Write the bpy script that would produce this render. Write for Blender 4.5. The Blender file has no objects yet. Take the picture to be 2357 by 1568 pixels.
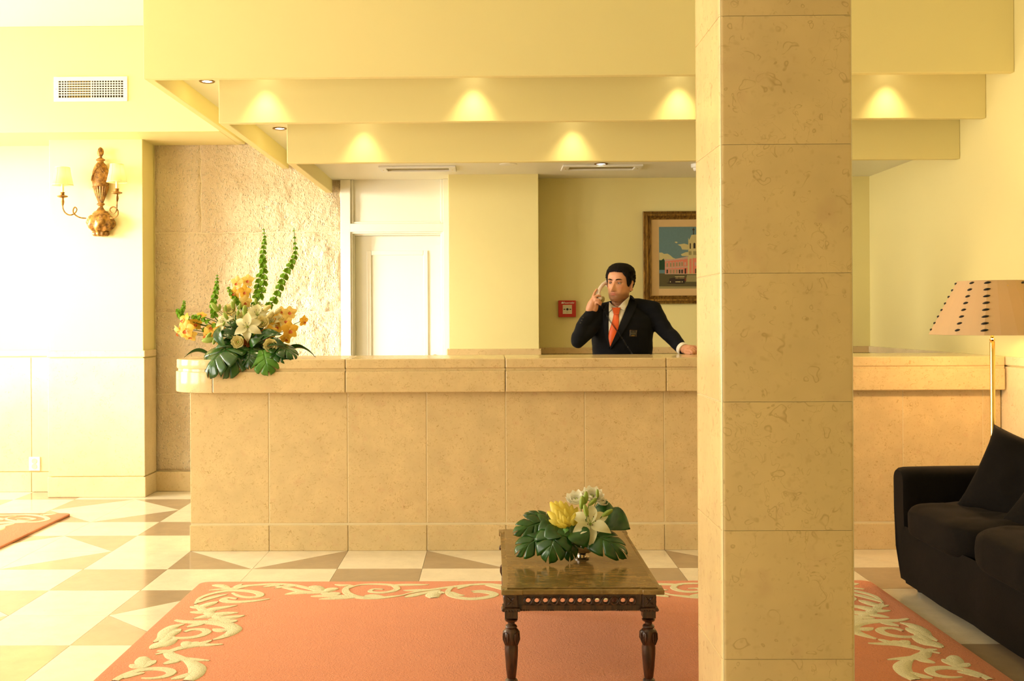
import bpy, bmesh, math, random
from mathutils import Vector, Matrix, noise
from mathutils.bvhtree import BVHTree

random.seed(7)
R = math.radians
PI = math.pi
sc = bpy.context.scene
COL = sc.collection

# ------------------------------------------------------------------ camera
F, CX, CY, YAW, ROLL, EYE = 2525.16, 1098.3, 730.72, .01164, -.00511, 1.3263
W, HH = 2357.0, 1568.0
cam_d = bpy.data.cameras.new('camera')
cam = bpy.data.objects.new('camera', cam_d)
COL.objects.link(cam)
cam_d.sensor_fit = 'HORIZONTAL'
cam_d.sensor_width = 36.0
cam_d.lens = F / W * 36.0
cam_d.shift_x = (W / 2 - CX) / W
cam_d.shift_y = (CY - HH / 2) / W
cam_d.clip_start = .05
cam.location = (0, 0, EYE)
cam.rotation_euler = (PI / 2, -ROLL, YAW)
sc.camera = cam

# ------------------------------------------------------------------ view and world
sc.view_settings.view_transform = 'Standard'
sc.view_settings.look = 'None'
sc.view_settings.gamma = 1.0
sc.view_settings.use_curve_mapping = False
sc.view_settings.exposure = 0.0
cy = sc.cycles
cy.max_bounces, cy.diffuse_bounces, cy.glossy_bounces, cy.transmission_bounces, cy.transparent_max_bounces = 5, 3, 2, 2, 4
cy.caustics_reflective = cy.caustics_refractive = False
cy.sample_clamp_indirect = 4.0
cy.use_adaptive_sampling = True
cy.adaptive_threshold = .1
cy.adaptive_min_samples = 16
world = bpy.data.worlds.new('world')
sc.world = world
world.use_nodes = True
bg = world.node_tree.nodes['Background']
bg.inputs[0].default_value = (1.0, .95, .84, 1)
bg.inputs[1].default_value = .5

# ------------------------------------------------------------------ daylight through the windows
def area(name, loc, direction, sx, sy, power, color, spread=180):
    d = bpy.data.lights.new(name, 'AREA')
    d.shape = 'RECTANGLE'
    d.size, d.size_y = sx, sy
    d.energy = power
    d.color = color
    d.spread = R(spread)
    o = bpy.data.objects.new(name, d)
    COL.objects.link(o)
    o.location = loc
    o.rotation_euler = Vector(direction).to_track_quat('-Z', 'Z').to_euler()
    return o


XW = -5.6           # inner face of the window wall
DAY = (1.0, .93, .80)
area('daylight_entrance', (XW - .22, 6.95, 1.6), (1, 0, -.02), 1.9, 2.9, 420, DAY)
area('low_sun_entrance', (XW - 1.4, 6.26, 1.9), (1, .42, -.10), 1.6, 2.4, 60, (1.0, .93, .76), 20)
area('daylight_middle', (XW - .22, 3.9, 1.6), (1, 0, -.02), 2.3, 2.9, 320, DAY)
area('daylight_rear', (XW - .22, .6, 1.6), (1, 0, -.02), 2.3, 2.9, 135, DAY)


# ------------------------------------------------------------------ pixel helpers (photo pixels -> points)
def ray(x, y):
    dx, dy = x - CX, y - CY
    c, s = math.cos(ROLL), math.sin(ROLL)
    a, b = c * dx + s * dy, -s * dx + c * dy
    r, u = a / F, -b / F
    c, s = math.cos(YAW), math.sin(YAW)
    return Vector((c * r - s, s * r + c, u))


EYEV = Vector((0, 0, EYE))


def on_y(x, y, Y):
    d = ray(x, y)
    return EYEV + d * (Y / d.y)


def on_z(x, y, z=0.0):
    d = ray(x, y)
    return EYEV + d * ((z - EYE) / d.z)


# ------------------------------------------------------------------ mesh helpers
class MB:
    def __init__(s):
        s.v, s.f, s.m = [], [], []

    def add(s, vs, fs, mi=0):
        o = len(s.v)
        s.v += [tuple(p) for p in vs]
        for q in fs:
            s.f.append(tuple(i + o for i in q))
            s.m.append(mi)
        return s

    def box(s, x0, x1, y0, y1, z0, z1, mi=0):
        return s.add([(x0, y0, z0), (x1, y0, z0), (x1, y1, z0), (x0, y1, z0),
                      (x0, y0, z1), (x1, y0, z1), (x1, y1, z1), (x0, y1, z1)],
                     [(0, 3, 2, 1), (4, 5, 6, 7), (0, 1, 5, 4), (1, 2, 6, 5), (2, 3, 7, 6), (3, 0, 4, 7)], mi)

    def prism(s, poly, z0, z1, mi=0):
        n = len(poly)
        vs = [(p[0], p[1], z0) for p in poly] + [(p[0], p[1], z1) for p in poly]
        fs = [tuple(reversed(range(n))), tuple(range(n, 2 * n))]
        fs += [(i, (i + 1) % n, n + (i + 1) % n, n + i) for i in range(n)]
        return s.add(vs, fs, mi)

    def lathe(s, prof, n=24, c=(0, 0, 0), sx=1.0, sy=1.0, mod=None, mi=0, close=True):
        vs, fs = [], []
        for r, z in prof:
            for k in range(n):
                a = 2 * PI * k / n
                rr = r * (mod(a, z) if mod else 1)
                vs.append((c[0] + rr * sx * math.cos(a), c[1] + rr * sy * math.sin(a), c[2] + z))
        m = len(prof)
        for i in range(m - 1):
            for k in range(n):
                k2 = (k + 1) % n
                fs.append((i * n + k, i * n + k2, (i + 1) * n + k2, (i + 1) * n + k))
        if close:
            if prof[0][0] > 1e-5: fs.append(tuple(reversed(range(n))))
            if prof[-1][0] > 1e-5: fs.append(tuple(range((m - 1) * n, m * n)))
        return s.add(vs, fs, mi)

    def tube(s, path, rad, n=8, mi=0, cap=True, sq=1.0):
        P = [Vector(p) for p in path]
        m = len(P)
        if not hasattr(rad, '__len__'): rad = [rad] * m
        vs, fs = [], []
        t0 = (P[1] - P[0]).normalized()
        ref = Vector((0, 0, 1)) if abs(t0.z) < .9 else Vector((1, 0, 0))
        u = t0.cross(ref).normalized()
        for i in range(m):
            t = (P[min(i + 1, m - 1)] - P[max(i - 1, 0)])
            if t.length < 1e-9: t = t0
            t = t.normalized()
            u = (u - t * u.dot(t))
            u = u.normalized() if u.length > 1e-6 else t.orthogonal().normalized()
            w = t.cross(u)
            for k in range(n):
                a = 2 * PI * k / n
                vs.append(P[i] + (u * math.cos(a) + w * math.sin(a) * sq) * rad[i])
        for i in range(m - 1):
            for k in range(n):
                k2 = (k + 1) % n
                fs.append((i * n + k, i * n + k2, (i + 1) * n + k2, (i + 1) * n + k))
        if cap:
            fs.append(tuple(reversed(range(n))))
            fs.append(tuple(range((m - 1) * n, m * n)))
        return s.add(vs, fs, mi)

    def ball(s, c, r, nu=12, nv=8, mi=0, rot=None):
        if not hasattr(r, '__len__'): r = (r, r, r)
        vs, fs = [(0, 0, -1)], []
        for j in range(1, nv):
            b = -PI / 2 + PI * j / nv
            for k in range(nu):
                a = 2 * PI * k / nu
                vs.append((math.cos(a) * math.cos(b), math.sin(a) * math.cos(b), math.sin(b)))
        vs.append((0, 0, 1))
        for k in range(nu):
            fs.append((0, 1 + (k + 1) % nu, 1 + k))
            fs.append((len(vs) - 1, 1 + (nv - 2) * nu + k, 1 + (nv - 2) * nu + (k + 1) % nu))
        for j in range(nv - 2):
            for k in range(nu):
                k2 = (k + 1) % nu
                fs.append((1 + j * nu + k, 1 + j * nu + k2, 1 + (j + 1) * nu + k2, 1 + (j + 1) * nu + k))
        out = []
        for p in vs:
            q = Vector((p[0] * r[0], p[1] * r[1], p[2] * r[2]))
            if rot is not None: q = rot @ q
            out.append(q + Vector(c))
        return s.add(out, fs, mi)

    def grid(s, rows, mi=0, closed=False):
        n = len(rows[0])
        vs = [p for r in rows for p in r]
        fs = []
        for i in range(len(rows) - 1):
            for k in range(n if closed else n - 1):
                k2 = (k + 1) % n
                fs.append((i * n + k, i * n + k2, (i + 1) * n + k2, (i + 1) * n + k))
        return s.add(vs, fs, mi)

    def mesh(s, name, mats, smooth=False, bevel=0, seg=2, weld=0, angle=40):
        me = bpy.data.meshes.new(name)
        me.from_pydata(s.v, [], s.f)
        if not hasattr(mats, '__len__'): mats = [mats]
        for q in mats: me.materials.append(q)
        for p, i in zip(me.polygons, s.m): p.material_index = i
        if bevel or weld:
            bm = bmesh.new()
            bm.from_mesh(me)
            if weld: bmesh.ops.remove_doubles(bm, verts=bm.verts, dist=weld)
            if bevel:
                ed = [e for e in bm.edges if len(e.link_faces) == 2 and e.calc_face_angle(0) > R(35)]
                bmesh.ops.bevel(bm, geom=ed, offset=bevel, segments=seg, affect='EDGES', profile=.5, clamp_overlap=True)
            bm.to_mesh(me)
            bm.free()
        if smooth:
            me.shade_smooth()
            me.set_sharp_from_angle(angle=R(angle))
        me.update()
        return me

    def build(s, name, mats, parent=None, smooth=False, bevel=0, seg=2, weld=0, angle=40, solid=0, world=True):
        o = put(name, s.mesh(name, mats, smooth, bevel, seg, weld, angle), parent, world=world)
        if solid:
            md = o.modifiers.new('thickness', 'SOLIDIFY')
            md.thickness = solid
            md.offset = 0
        return o


def put(name, me, parent=None, loc=None, mat=None, world=True):
    """link a mesh; world=True: its coordinates are world coordinates even under a parent"""
    o = bpy.data.objects.new(name, me)
    COL.objects.link(o)
    if parent is not None:
        o.parent = parent
        if world:
            m = parent.matrix_basis
            if parent.parent is not None and parent.parent.type == 'EMPTY':
                m = parent.parent.matrix_basis @ parent.matrix_parent_inverse @ m
            o.matrix_parent_inverse = m.inverted()
    if mat is not None: o.matrix_basis = mat
    elif loc is not None: o.location = loc
    return o


def tag(o, label=None, cat=None, group=None, kind=None):
    if label: o['label'] = label
    if cat: o['category'] = cat
    if group: o['group'] = group
    if kind: o['kind'] = kind
    return o


def thing(name, label, cat, loc=(0, 0, 0), group=None, kind=None):
    o = bpy.data.objects.new(name, None)
    o.empty_display_size = .1
    COL.objects.link(o)
    o.location = loc
    return tag(o, label, cat, group, kind)


def frame_to(z_dir, x_hint=(1, 0, 0)):
    z = Vector(z_dir).normalized()
    x = Vector(x_hint)
    x = x - z * x.dot(z)
    if x.length < 1e-5: x = z.orthogonal()
    x.normalize()
    y = z.cross(x)
    return Matrix((x, y, z)).transposed()


def catmull(pts, n=6):
    P = [Vector(p) for p in pts]
    out = []
    for i in range(len(P) - 1):
        a, b, c, d = P[max(i - 1, 0)], P[i], P[i + 1], P[min(i + 2, len(P) - 1)]
        for k in range(n):
            t = k / n
            out.append(.5 * ((2 * b) + (c - a) * t + (2 * a - 5 * b + 4 * c - d) * t * t + (3 * b - a - 3 * c + d) * t ** 3))
    out.append(P[-1])
    return out


def interp(tab, x):
    if x <= tab[0][0]: return tab[0][1:]
    for a, b in zip(tab, tab[1:]):
        if x <= b[0]:
            t = (x - a[0]) / (b[0] - a[0])
            t = t * t * (3 - 2 * t) * .35 + t * .65
            return [p + (q - p) * t for p, q in zip(a[1:], b[1:])]
    return tab[-1][1:]


# ------------------------------------------------------------------ materials
class NT:
    def __init__(s, name):
        s.mat = bpy.data.materials.new(name)
        s.mat.use_nodes = True
        s.t = s.mat.node_tree
        s.bsdf = s.t.nodes['Principled BSDF']
        s.out = s.t.nodes['Material Output']

    def n(s, kind, **kw):
        o = s.t.nodes.new(kind)
        for k, v in kw.items():
            if k.startswith('i_'):
                k = k[2:]
                o.inputs[int(k) if k.isdigit() else k.replace('_', ' ')].default_value = v
            else: setattr(o, k, v)
        return o

    def l(s, a, b):
        s.t.links.new(a, b)

    def math(s, op, a, b=None, c=None):
        o = s.n('ShaderNodeMath', operation=op)
        for i, q in enumerate((a, b, c)):
            if q is None: continue
            if isinstance(q, (int, float)): o.inputs[i].default_value = q
            else: s.l(q, o.inputs[i])
        return o.outputs[0]

    def mix(s, fac, a, b, mode='MIX'):
        o = s.n('ShaderNodeMix', data_type='RGBA', blend_type=mode)
        for i, q in ((0, fac), (6, a), (7, b)):
            if isinstance(q, (int, float)): o.inputs[i].default_value = q
            elif isinstance(q, tuple): o.inputs[i].default_value = q if len(q) == 4 else q + (1,)
            else: s.l(q, o.inputs[i])
        return o.outputs[2]

    def ramp(s, fac, stops):
        o = s.n('ShaderNodeValToRGB')
        s.l(fac, o.inputs[0])
        e = o.color_ramp.elements
        while len(e) < len(stops): e.new(.5)
        for q, (p, c) in zip(e, stops):
            q.position = p
            q.color = (c, c, c, 1) if isinstance(c, (int, float)) else tuple(c) + (1,)
        return o.outputs[0]

    def pos(s, rnd=0, scale=(1, 1, 1)):
        g = s.n('ShaderNodeNewGeometry')
        v = g.outputs['Position']
        if rnd:
            oi = s.n('ShaderNodeObjectInfo')
            m = s.math('MULTIPLY', oi.outputs['Random'], rnd)
            a = s.n('ShaderNodeVectorMath', operation='ADD')
            cmb = s.n('ShaderNodeCombineXYZ')
            for k in range(3): s.l(m, cmb.inputs[k])
            s.l(v, a.inputs[0])
            s.l(cmb.outputs[0], a.inputs[1])
            v = a.outputs[0]
        if scale != (1, 1, 1):
            b = s.n('ShaderNodeVectorMath', operation='MULTIPLY', i_1=scale)
            s.l(v, b.inputs[0])
            v = b.outputs[0]
        return v

    def noise(s, vec, scale, detail=4, rough=.55, dist=0):
        o = s.n('ShaderNodeTexNoise')
        o.inputs['Scale'].default_value = scale
        o.inputs['Detail'].default_value = detail
        o.inputs['Roughness'].default_value = rough
        o.inputs['Distortion'].default_value = dist
        s.l(vec, o.inputs['Vector'])
        return o

    def bump(s, h, strength=.3, dist=.01):
        o = s.n('ShaderNodeBump')
        o.inputs['Strength'].default_value = strength
        o.inputs['Distance'].default_value = dist
        s.l(h, o.inputs['Height'])
        s.l(o.outputs[0], s.bsdf.inputs['Normal'])

    def set(s, color=None, rough=None, **kw):
        if color is not None:
            if isinstance(color, tuple): s.bsdf.inputs['Base Color'].default_value = color if len(color) == 4 else color + (1,)
            else: s.l(color, s.bsdf.inputs['Base Color'])
        if rough is not None: s.bsdf.inputs['Roughness'].default_value = rough
        for k, v in kw.items(): s.bsdf.inputs[k.replace('_', ' ')].default_value = v
        return s.mat


def m_plain(name, color, rough=.5, vary=.06, scale=18, bump=0, bscale=200, **kw):
    q = NT(name)
    p = q.pos(3)
    nz = q.noise(p, scale, 3)
    lo = tuple(c * (1 - vary) for c in color)
    hi = tuple(min(1, c * (1 + vary)) for c in color)
    q.set(q.mix(nz.outputs[0], lo, hi), rough, **kw)
    if bump:
        q.bump(q.noise(p, bscale, 3).outputs[0], bump, .004)
    return q.mat


def m_marble(name, base, dark, pink, rough=.16, scale=1.0, vein=1.0):
    """shell limestone: broken fossil rings, hair-thin wavy veins and pinkish clouds"""
    q = NT(name)
    p = q.pos(37)
    warp = q.noise(p, 12 * scale, 2)
    add = q.n('ShaderNodeVectorMath', operation='MULTIPLY_ADD', i_1=(.15 / scale,) * 3)
    q.l(warp.outputs['Color'], add.inputs[0])
    q.l(p, add.inputs[2])
    wp = add.outputs[0]
    cloud = q.noise(p, 5 * scale, 3, .6).outputs[0]
    fine = q.noise(p, 60 * scale, 1).outputs[0]
    col = q.mix(q.ramp(cloud, [(.35, 0.0), (.7, 1.0)]), tuple(c * .93 for c in base), tuple(min(1, c * 1.06) for c in base))
    col = q.mix(q.math('MULTIPLY', q.ramp(warp.outputs[0], [(.6, 0.0), (.75, 1.0)]), .35), col, pink)
    tot = None
    for sc_, r0, w_, thr in ((15, .30, .04, .45), (36, .28, .07, .5)):
        vo = q.n('ShaderNodeTexVoronoi', i_Scale=sc_ * scale)
        q.l(wp, vo.inputs['Vector'])
        d = q.math('ABSOLUTE', q.math('SUBTRACT', vo.outputs['Distance'], r0))
        ring = q.math('SUBTRACT', 1.0, q.math('DIVIDE', d, w_))
        ring = q.math('MAXIMUM', ring, 0.0)
        sep = q.n('ShaderNodeSeparateColor')
        q.l(vo.outputs['Color'], sep.inputs[0])
        on = q.math('GREATER_THAN', sep.outputs[0], thr)
        brk = q.ramp(q.noise(p, sc_ * 1.1 * scale, 1).outputs[0], [(.45, 0.0), (.58, 1.0)])
        v = q.math('MULTIPLY', q.math('MULTIPLY', ring, on), brk)
        tot = v if tot is None else q.math('MAXIMUM', tot, v)
    vn = q.noise(wp, 11 * scale, 3, .6)
    hair = q.math('SUBTRACT', 1.0, q.math('DIVIDE', q.math('ABSOLUTE', q.math('SUBTRACT', vn.outputs[0], .5)), .007))
    hair = q.math('MULTIPLY', q.math('MAXIMUM', hair, 0.0), q.ramp(cloud, [(.48, 0.0), (.6, .8)]))
    tot = q.math('MULTIPLY', q.math('MAXIMUM', tot, hair), .62 * vein)
    col = q.mix(tot, col, dark)
    col = q.mix(q.math('MULTIPLY', q.ramp(fine, [(.62, 0.0), (.78, 1.0)]), .22 * vein), col, dark)
    q.set(col, rough)
    return q.mat


MAT = {}
PAINT = (.88, .77, .35)
MAT['paint'] = m_plain('pale yellow paint', PAINT, .55, .02, 2.5, .05, 120)
MAT['white_paint'] = m_plain('cream white paint', (.90, .86, .70), .5, .015, 2.5, .04, 120)
MAT['white_gloss'] = m_plain('white gloss woodwork', (.90, .86, .72), .28, .015, 3)
MAT['marble'] = m_marble('cream shell marble', (.745, .57, .295), (.38, .21, .06), (.68, .42, .24), .16, 1.5)
MAT['marble_pale'] = m_marble('pale shell marble', (.83, .68, .40), (.52, .32, .11), (.78, .55, .34), .2, 1.0, .7)
MAT['marble_pillar'] = m_marble('brown cream shell marble', (.75, .545, .265), (.36, .20, .07), (.62, .38, .21), .2, .8, .75)
MAT['grout'] = m_plain('pale grout', (.80, .68, .42), .8)
MAT['tile_light'] = m_marble('light limestone floor', (.86, .77, .58), (.55, .40, .2), (.82, .68, .46), .13, 1.6, .45)
MAT['tile_dark'] = m_marble('beige limestone floor', (.42, .315, .20), (.36, .24, .11), (.50, .35, .21), .13, 1.6, .45)


def m_stone():
    q = NT('pecked rough stone')
    p = q.pos(0)
    big = q.noise(p, 3, 4).outputs[0]
    col = q.mix(q.ramp(big, [(.3, 0.0), (.7, 1.0)]), (.66, .515, .31), (.78, .635, .41))
    vo = q.n('ShaderNodeTexVoronoi', i_Scale=46.0)
    st = q.n('ShaderNodeVectorMath', operation='MULTIPLY', i_1=(1.25, 1, .8))
    q.l(p, st.inputs[0])
    nz = q.noise(p, 22, 2)
    wr = q.n('ShaderNodeVectorMath', operation='MULTIPLY_ADD', i_1=(.03,) * 3)
    q.l(nz.outputs['Color'], wr.inputs[0])
    q.l(st.outputs[0], wr.inputs[2])
    q.l(wr.outputs[0], vo.inputs['Vector'])
    dots = q.ramp(vo.outputs['Distance'], [(.12, 1.0), (.34, 0.0)])
    col = q.mix(q.math('MULTIPLY', dots, .8), col, (.92, .82, .58))
    col = q.mix(q.math('MULTIPLY', q.ramp(q.noise(p, 70, 3).outputs[0], [(.6, 0.0), (.8, 1.0)]), .3), col, (.5, .33, .15))
    q.set(col, .85)
    h = q.math('ADD', q.math('MULTIPLY', q.noise(p, 38, 5, .62).outputs[0], .9), q.math('MULTIPLY', dots, .35))
    q.bump(h, 1.0, .018)
    return q.mat


MAT['stone'] = m_stone()


def m_rug(name, a, b):
    q = NT(name)
    p = q.pos(0)
    fib = q.noise(p, 170, 3, .75).outputs[0]
    big = q.noise(p, 6, 3).outputs[0]
    col = q.mix(fib, a, b)
    col = q.mix(q.math('MULTIPLY', big, .18), col, tuple(c * .7 for c in a))
    q.set(col, .95)
    q.bsdf.inputs['Sheen Weight'].default_value = .25
    q.bsdf.inputs['Sheen Roughness'].default_value = .6
    q.bump(q.math('ADD', fib, q.math('MULTIPLY', q.noise(p, 75, 3).outputs[0], .8)), .9, .008)
    return q.mat


MAT['rug'] = m_rug('coral wool pile', (.64, .165, .045), (1.0, .36, .115))
MAT['rug_cream'] = m_rug('cream green wool pile', (.80, .71, .34), (.96, .90, .55))


def m_wood(name, a, b, rough=.3, scale=1.0):
    q = NT(name)
    p = q.pos(5, (9 * scale, 9 * scale, 1.6 * scale))
    nz = q.noise(p, 9, 4, .6, .6).outputs[0]
    q.set(q.mix(q.ramp(nz, [(.35, 0.0), (.68, 1.0)]), a, b), rough)
    q.bump(nz, .12, .002)
    return q.mat


MAT['wood'] = m_wood('dark carved walnut', (.020, .007, .003), (.088, .031, .010), .34)
MAT['gilt_frame'] = m_wood('antique bronze gilding', (.10, .045, .006), (.42, .23, .045), .35)
MAT['gilt_frame'].node_tree.nodes['Principled BSDF'].inputs['Metallic'].default_value = .45


def m_gilt():
    q = NT('worn gilt wood')
    p = q.pos(0)
    nz = q.noise(p, 38, 4, .65).outputs[0]
    q.set(q.mix(q.ramp(nz, [(.35, 0.0), (.62, 1.0)]), (.10, .040, .006), (.40, .205, .035)), .38)
    q.bsdf.inputs['Metallic'].default_value = .4
    q.bump(nz, .25, .004)
    return q.mat


MAT['gilt'] = m_gilt()
MAT['brass'] = m_plain('polished brass', (.88, .60, .20), .16, .03, 20, Metallic=1.0)
MAT['silver'] = m_plain('silver metal', (.75, .68, .58), .18, .04, 20, Metallic=1.0)
MAT['dark'] = m_plain('painted dark of openings', (.03, .022, .012), .8)  # colour stands in for the shade inside openings
MAT['duct'] = m_plain('olive for shaded duct and small parts', (.30, .24, .09), .7)  # duct shade put into this olive; small olive parts share it
MAT['plastic_white'] = m_plain('white plastic', (.88, .85, .76), .35)
MAT['plastic_black'] = m_plain('black plastic', (.012, .011, .010), .35)
MAT['red'] = m_plain('red plastic', (.52, .028, .014), .35)
MAT['call_face'] = m_plain('cream call point face', (.72, .63, .40), .4)
MAT['velvet'] = m_plain('black brown velvet', (.0075, .0055, .004), .9, .25, 14, .25, 300, Sheen_Weight=.07, Sheen_Roughness=.35)
MAT['velvet'].node_tree.nodes['Principled BSDF'].inputs['Sheen Tint'].default_value = (.35, .26, .18, 1)


def m_table_top():
    q = NT('brown green marble')
    p = q.pos(0, (1, 2.6, 1))
    n1 = q.noise(p, 7, 6, .65, .8).outputs[0]
    n2 = q.noise(p, 30, 4, .6, .4).outputs[0]
    col = q.mix(q.ramp(n1, [(.3, 0.0), (.72, 1.0)]), (.11, .066, .017), (.30, .18, .052))
    col = q.mix(q.math('MULTIPLY', q.ramp(n2, [(.55, 0.0), (.72, 1.0)]), .5), col, (.42, .30, .10))
    col = q.mix(q.math('MULTIPLY', q.ramp(q.noise(p, 12, 5).outputs[0], [(.56, 0.0), (.66, 1.0)]), .5), col, (.12, .085, .02))
    q.set(col, .14)
    return q.mat


MAT['table_top'] = m_table_top()


def m_shade(name, color, emit, strength, trans=.4):
    q = NT(name)
    q.set(color, .8)
    tl = q.n('ShaderNodeBsdfTranslucent')
    tl.inputs[0].default_value = color + (1,)
    mx = q.n('ShaderNodeMixShader')
    mx.inputs[0].default_value = trans
    q.l(q.bsdf.outputs[0], mx.inputs[1])
    q.l(tl.outputs[0], mx.inputs[2])
    q.l(mx.outputs[0], q.out.inputs[0])
    if strength:
        q.bsdf.inputs['Emission Color'].default_value = emit + (1,)
        q.bsdf.inputs['Emission Strength'].default_value = strength
    return q.mat


MAT['sconce_shade'] = m_shade('cream silk shade', (.78, .58, .28), (1, .8, .35), 0, .45)
MAT['lamp_shade'] = m_shade('tan parchment shade', (.72, .50, .27), (1, .5, .15), 0, .12)
MAT['candle'] = m_plain('cream candle sleeve', (.88, .76, .45), .5)


def m_emit(name, color, s):
    q = NT(name)
    q.set((0, 0, 0))
    q.bsdf.inputs['Emission Color'].default_value = color + (1,)
    q.bsdf.inputs['Emission Strength'].default_value = s
    return q.mat


MAT['bulb'] = m_emit('lit bulb', (1, .86, .6), 12)


def m_glass():
    q = NT('window glass')
    tr = q.n('ShaderNodeBsdfTransparent')
    gl = q.n('ShaderNodeBsdfGlossy')
    gl.inputs['Roughness'].default_value = .02
    mx = q.n('ShaderNodeMixShader')
    mx.inputs[0].default_value = .06
    q.l(tr.outputs[0], mx.inputs[1])
    q.l(gl.outputs[0], mx.inputs[2])
    q.l(mx.outputs[0], q.out.inputs[0])
    return q.mat


MAT['glass'] = m_glass()

# ================================================================== STRUCTURE
XR = 2.905          # right wall
YB = 8.42           # back wall
YP = 8.15           # pilaster fronts
ZC = 3.426          # lobby ceiling
ZS = 2.667          # left bulkhead soffit
YK = 7.82           # left bulkhead front
TX0, TY0, T = -1.7144, 6.2424, .45
RAIL0, RAIL1, BASE1 = 1.035, 1.092, .150

# ---- floor: mortar bed + stone tiles
fl = MB().box(XW - .3, XR + .3, -4.3, YB + .4, -.14, -.012).build('floor', MAT['grout'])
tag(fl, 'light and beige limestone floor laid in squares and triangles', 'floor', kind='structure')
g_ = .0009


def tile_mesh(kind, mat):
    h = T / 2 - g_
    c = {'s': [(-h, -h), (h, -h), (h, h), (-h, h)],
         'll': [(-h, -h), (h - g_ * 2, -h), (-h, h - g_ * 2)], 'ur': [(h, h), (-h + g_ * 2, h), (h, -h + g_ * 2)],
         'lr': [(-h + g_ * 2, -h), (h, -h), (h, h - g_ * 2)], 'ul': [(h - g_ * 2, h), (-h, h), (-h, -h + g_ * 2)]}[kind]
    return MB().prism(c, -.012, 0).mesh('tile', MAT[mat])


TM = {(k, m): tile_mesh(k, m) for k in ('s', 'll', 'ur', 'lr', 'ul') for m in ('tile_light', 'tile_dark')}
LI, DK = 'tile_light', 'tile_dark'
PAT = {0: [[('ul', DK), ('lr', LI)], [('ur', DK), ('ll', LI)], [('s', LI)]],
       1: [[('s', LI)], [('s', LI)], [('s', DK)]],
       2: [[('ll', DK), ('ur', LI)], [('lr', DK), ('ul', LI)], [('s', LI)]]}
nt = 0
for j in range(-7, 5):
    for i in range(-6, 11):
        x, y = TX0 + (i + .5) * T, TY0 + (j + .5) * T
        if y + T / 2 > YB + .01 and False: continue
        if j >= 0 and i >= 1: continue                      # under and behind the counter
        if -1.2 < x - T / 2 and x + T / 2 < 1.6 and j == -4: continue  # wholly under the rug
        for k, m in PAT[j % 3][i % 3]:
            put('tile', TM[(k, m)], fl, (x, y, 0))
            nt += 1
# the rest of the floor, out of view behind the camera and behind the counter
lo = TY0 - 7 * T
put('floor_slab', MB().box(XW, XR, -4, lo - g_, -.012, 0).mesh('floor_slab', MAT['tile_light']), fl)
put('floor_slab', MB().box(XW, TX0 - 6 * T - g_, lo, YB, -.012, 0).mesh('floor_slab', MAT['tile_light']), fl)
put('floor_slab', MB().box(TX0 + T + g_, XR, TY0 + g_, YB, -.012, 0).mesh('floor_slab', MAT['tile_dark']), fl)


def structure(name, mb, mat, label=None, bevel=0, **kw):
    o = mb.build(name, mat, bevel=bevel, **kw)
    tag(o, label, None, kind='structure')
    return o


# ---- ceiling, left bulkhead, stepped fascias over the counter
ceil = structure('ceiling', MB().box(XW - .3, XR + .3, -4.3, YB + .4, ZC, ZC + .15), MAT['white_paint'], 'flat white lobby ceiling')
tag(ceil, cat='ceiling')
bulk = structure('trim_1', MB().box(XW - .1, -1.9265, YK, YB + .3, ZS, ZC), MAT['paint'], 'pale bulkhead above the wall sconce, holding the air grille', bevel=.004)
tag(bulk, cat='bulkhead')
TH = .05
tiers = [(-1.926, 6.0964, 2.667, 2.79, 3.426), (-1.591, 6.4435, 2.477, 2.605, 2.79), (-1.256, 6.801, 2.290, 2.389, 2.605)]
tn = ['outermost and highest stepped ceiling fascia with a long plain front', 'middle stepped ceiling fascia washed by downlights',
      'innermost and lowest stepped ceiling fascia over the counter']
for k, (x0, y0, z0, zin, zt) in enumerate(tiers):
    yend = YK + .004 if k == 0 else YB
    m = MB()
    # L-shaped hanging board: front run and left return (one closed prism)
    poly = [(x0, y0), (XR, y0), (XR, y0 + TH), (x0 + TH, y0 + TH), (x0 + TH, YB), (x0, YB)]
    m.prism(poly, z0, zt)
    f_ = structure('trim_%d' % (k + 2), m, MAT['paint'], tn[k], bevel=.004)
    tag(f_, cat='fascia')
    # slot ceiling inside this board
    nx, ny = (tiers[k + 1][0], tiers[k + 1][1]) if k < 2 else (None, None)
    s = MB()
    if k < 2:
        s.prism([(x0 + TH, y0 + TH), (XR, y0 + TH), (XR, ny), (nx, ny), (nx, YB), (x0 + TH, YB)], zin, zin + .04)
        s.build('slot_soffit', MAT['white_paint'], ceil)
    else:
        s.box(x0 + TH, XR, y0 + TH, YB + .3, zin, zin + .05)
        s.build('reception_soffit', MAT['white_paint'], ceil)

# ---- back wall: painted core, stone facing, pilasters, wainscot
wb = structure('wall_back', MB().box(XW - .3, XR + .3, YB + .19, YB + .4, 0, ZC), MAT['paint'], 'pale yellow back wall with stone facing, door and marble dado')
tag(wb, cat='wall')
DX0, DX1 = -1.142, -.31     # door opening with its frame
MB().box(XW - .1, -2.585, YB, YB + .2, 0, ZS + .02).build('painted_wall', MAT['paint'], wb)
MB().box(.30, XR, YB, YB + .2, 0, 2.42).build('painted_wall', MAT['paint'], wb)
MB().box(-2.6, DX0, YB + .0285, YB + .2, 0, ZS + .1).build('stone_backing', MAT['grout'], wb)


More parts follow.
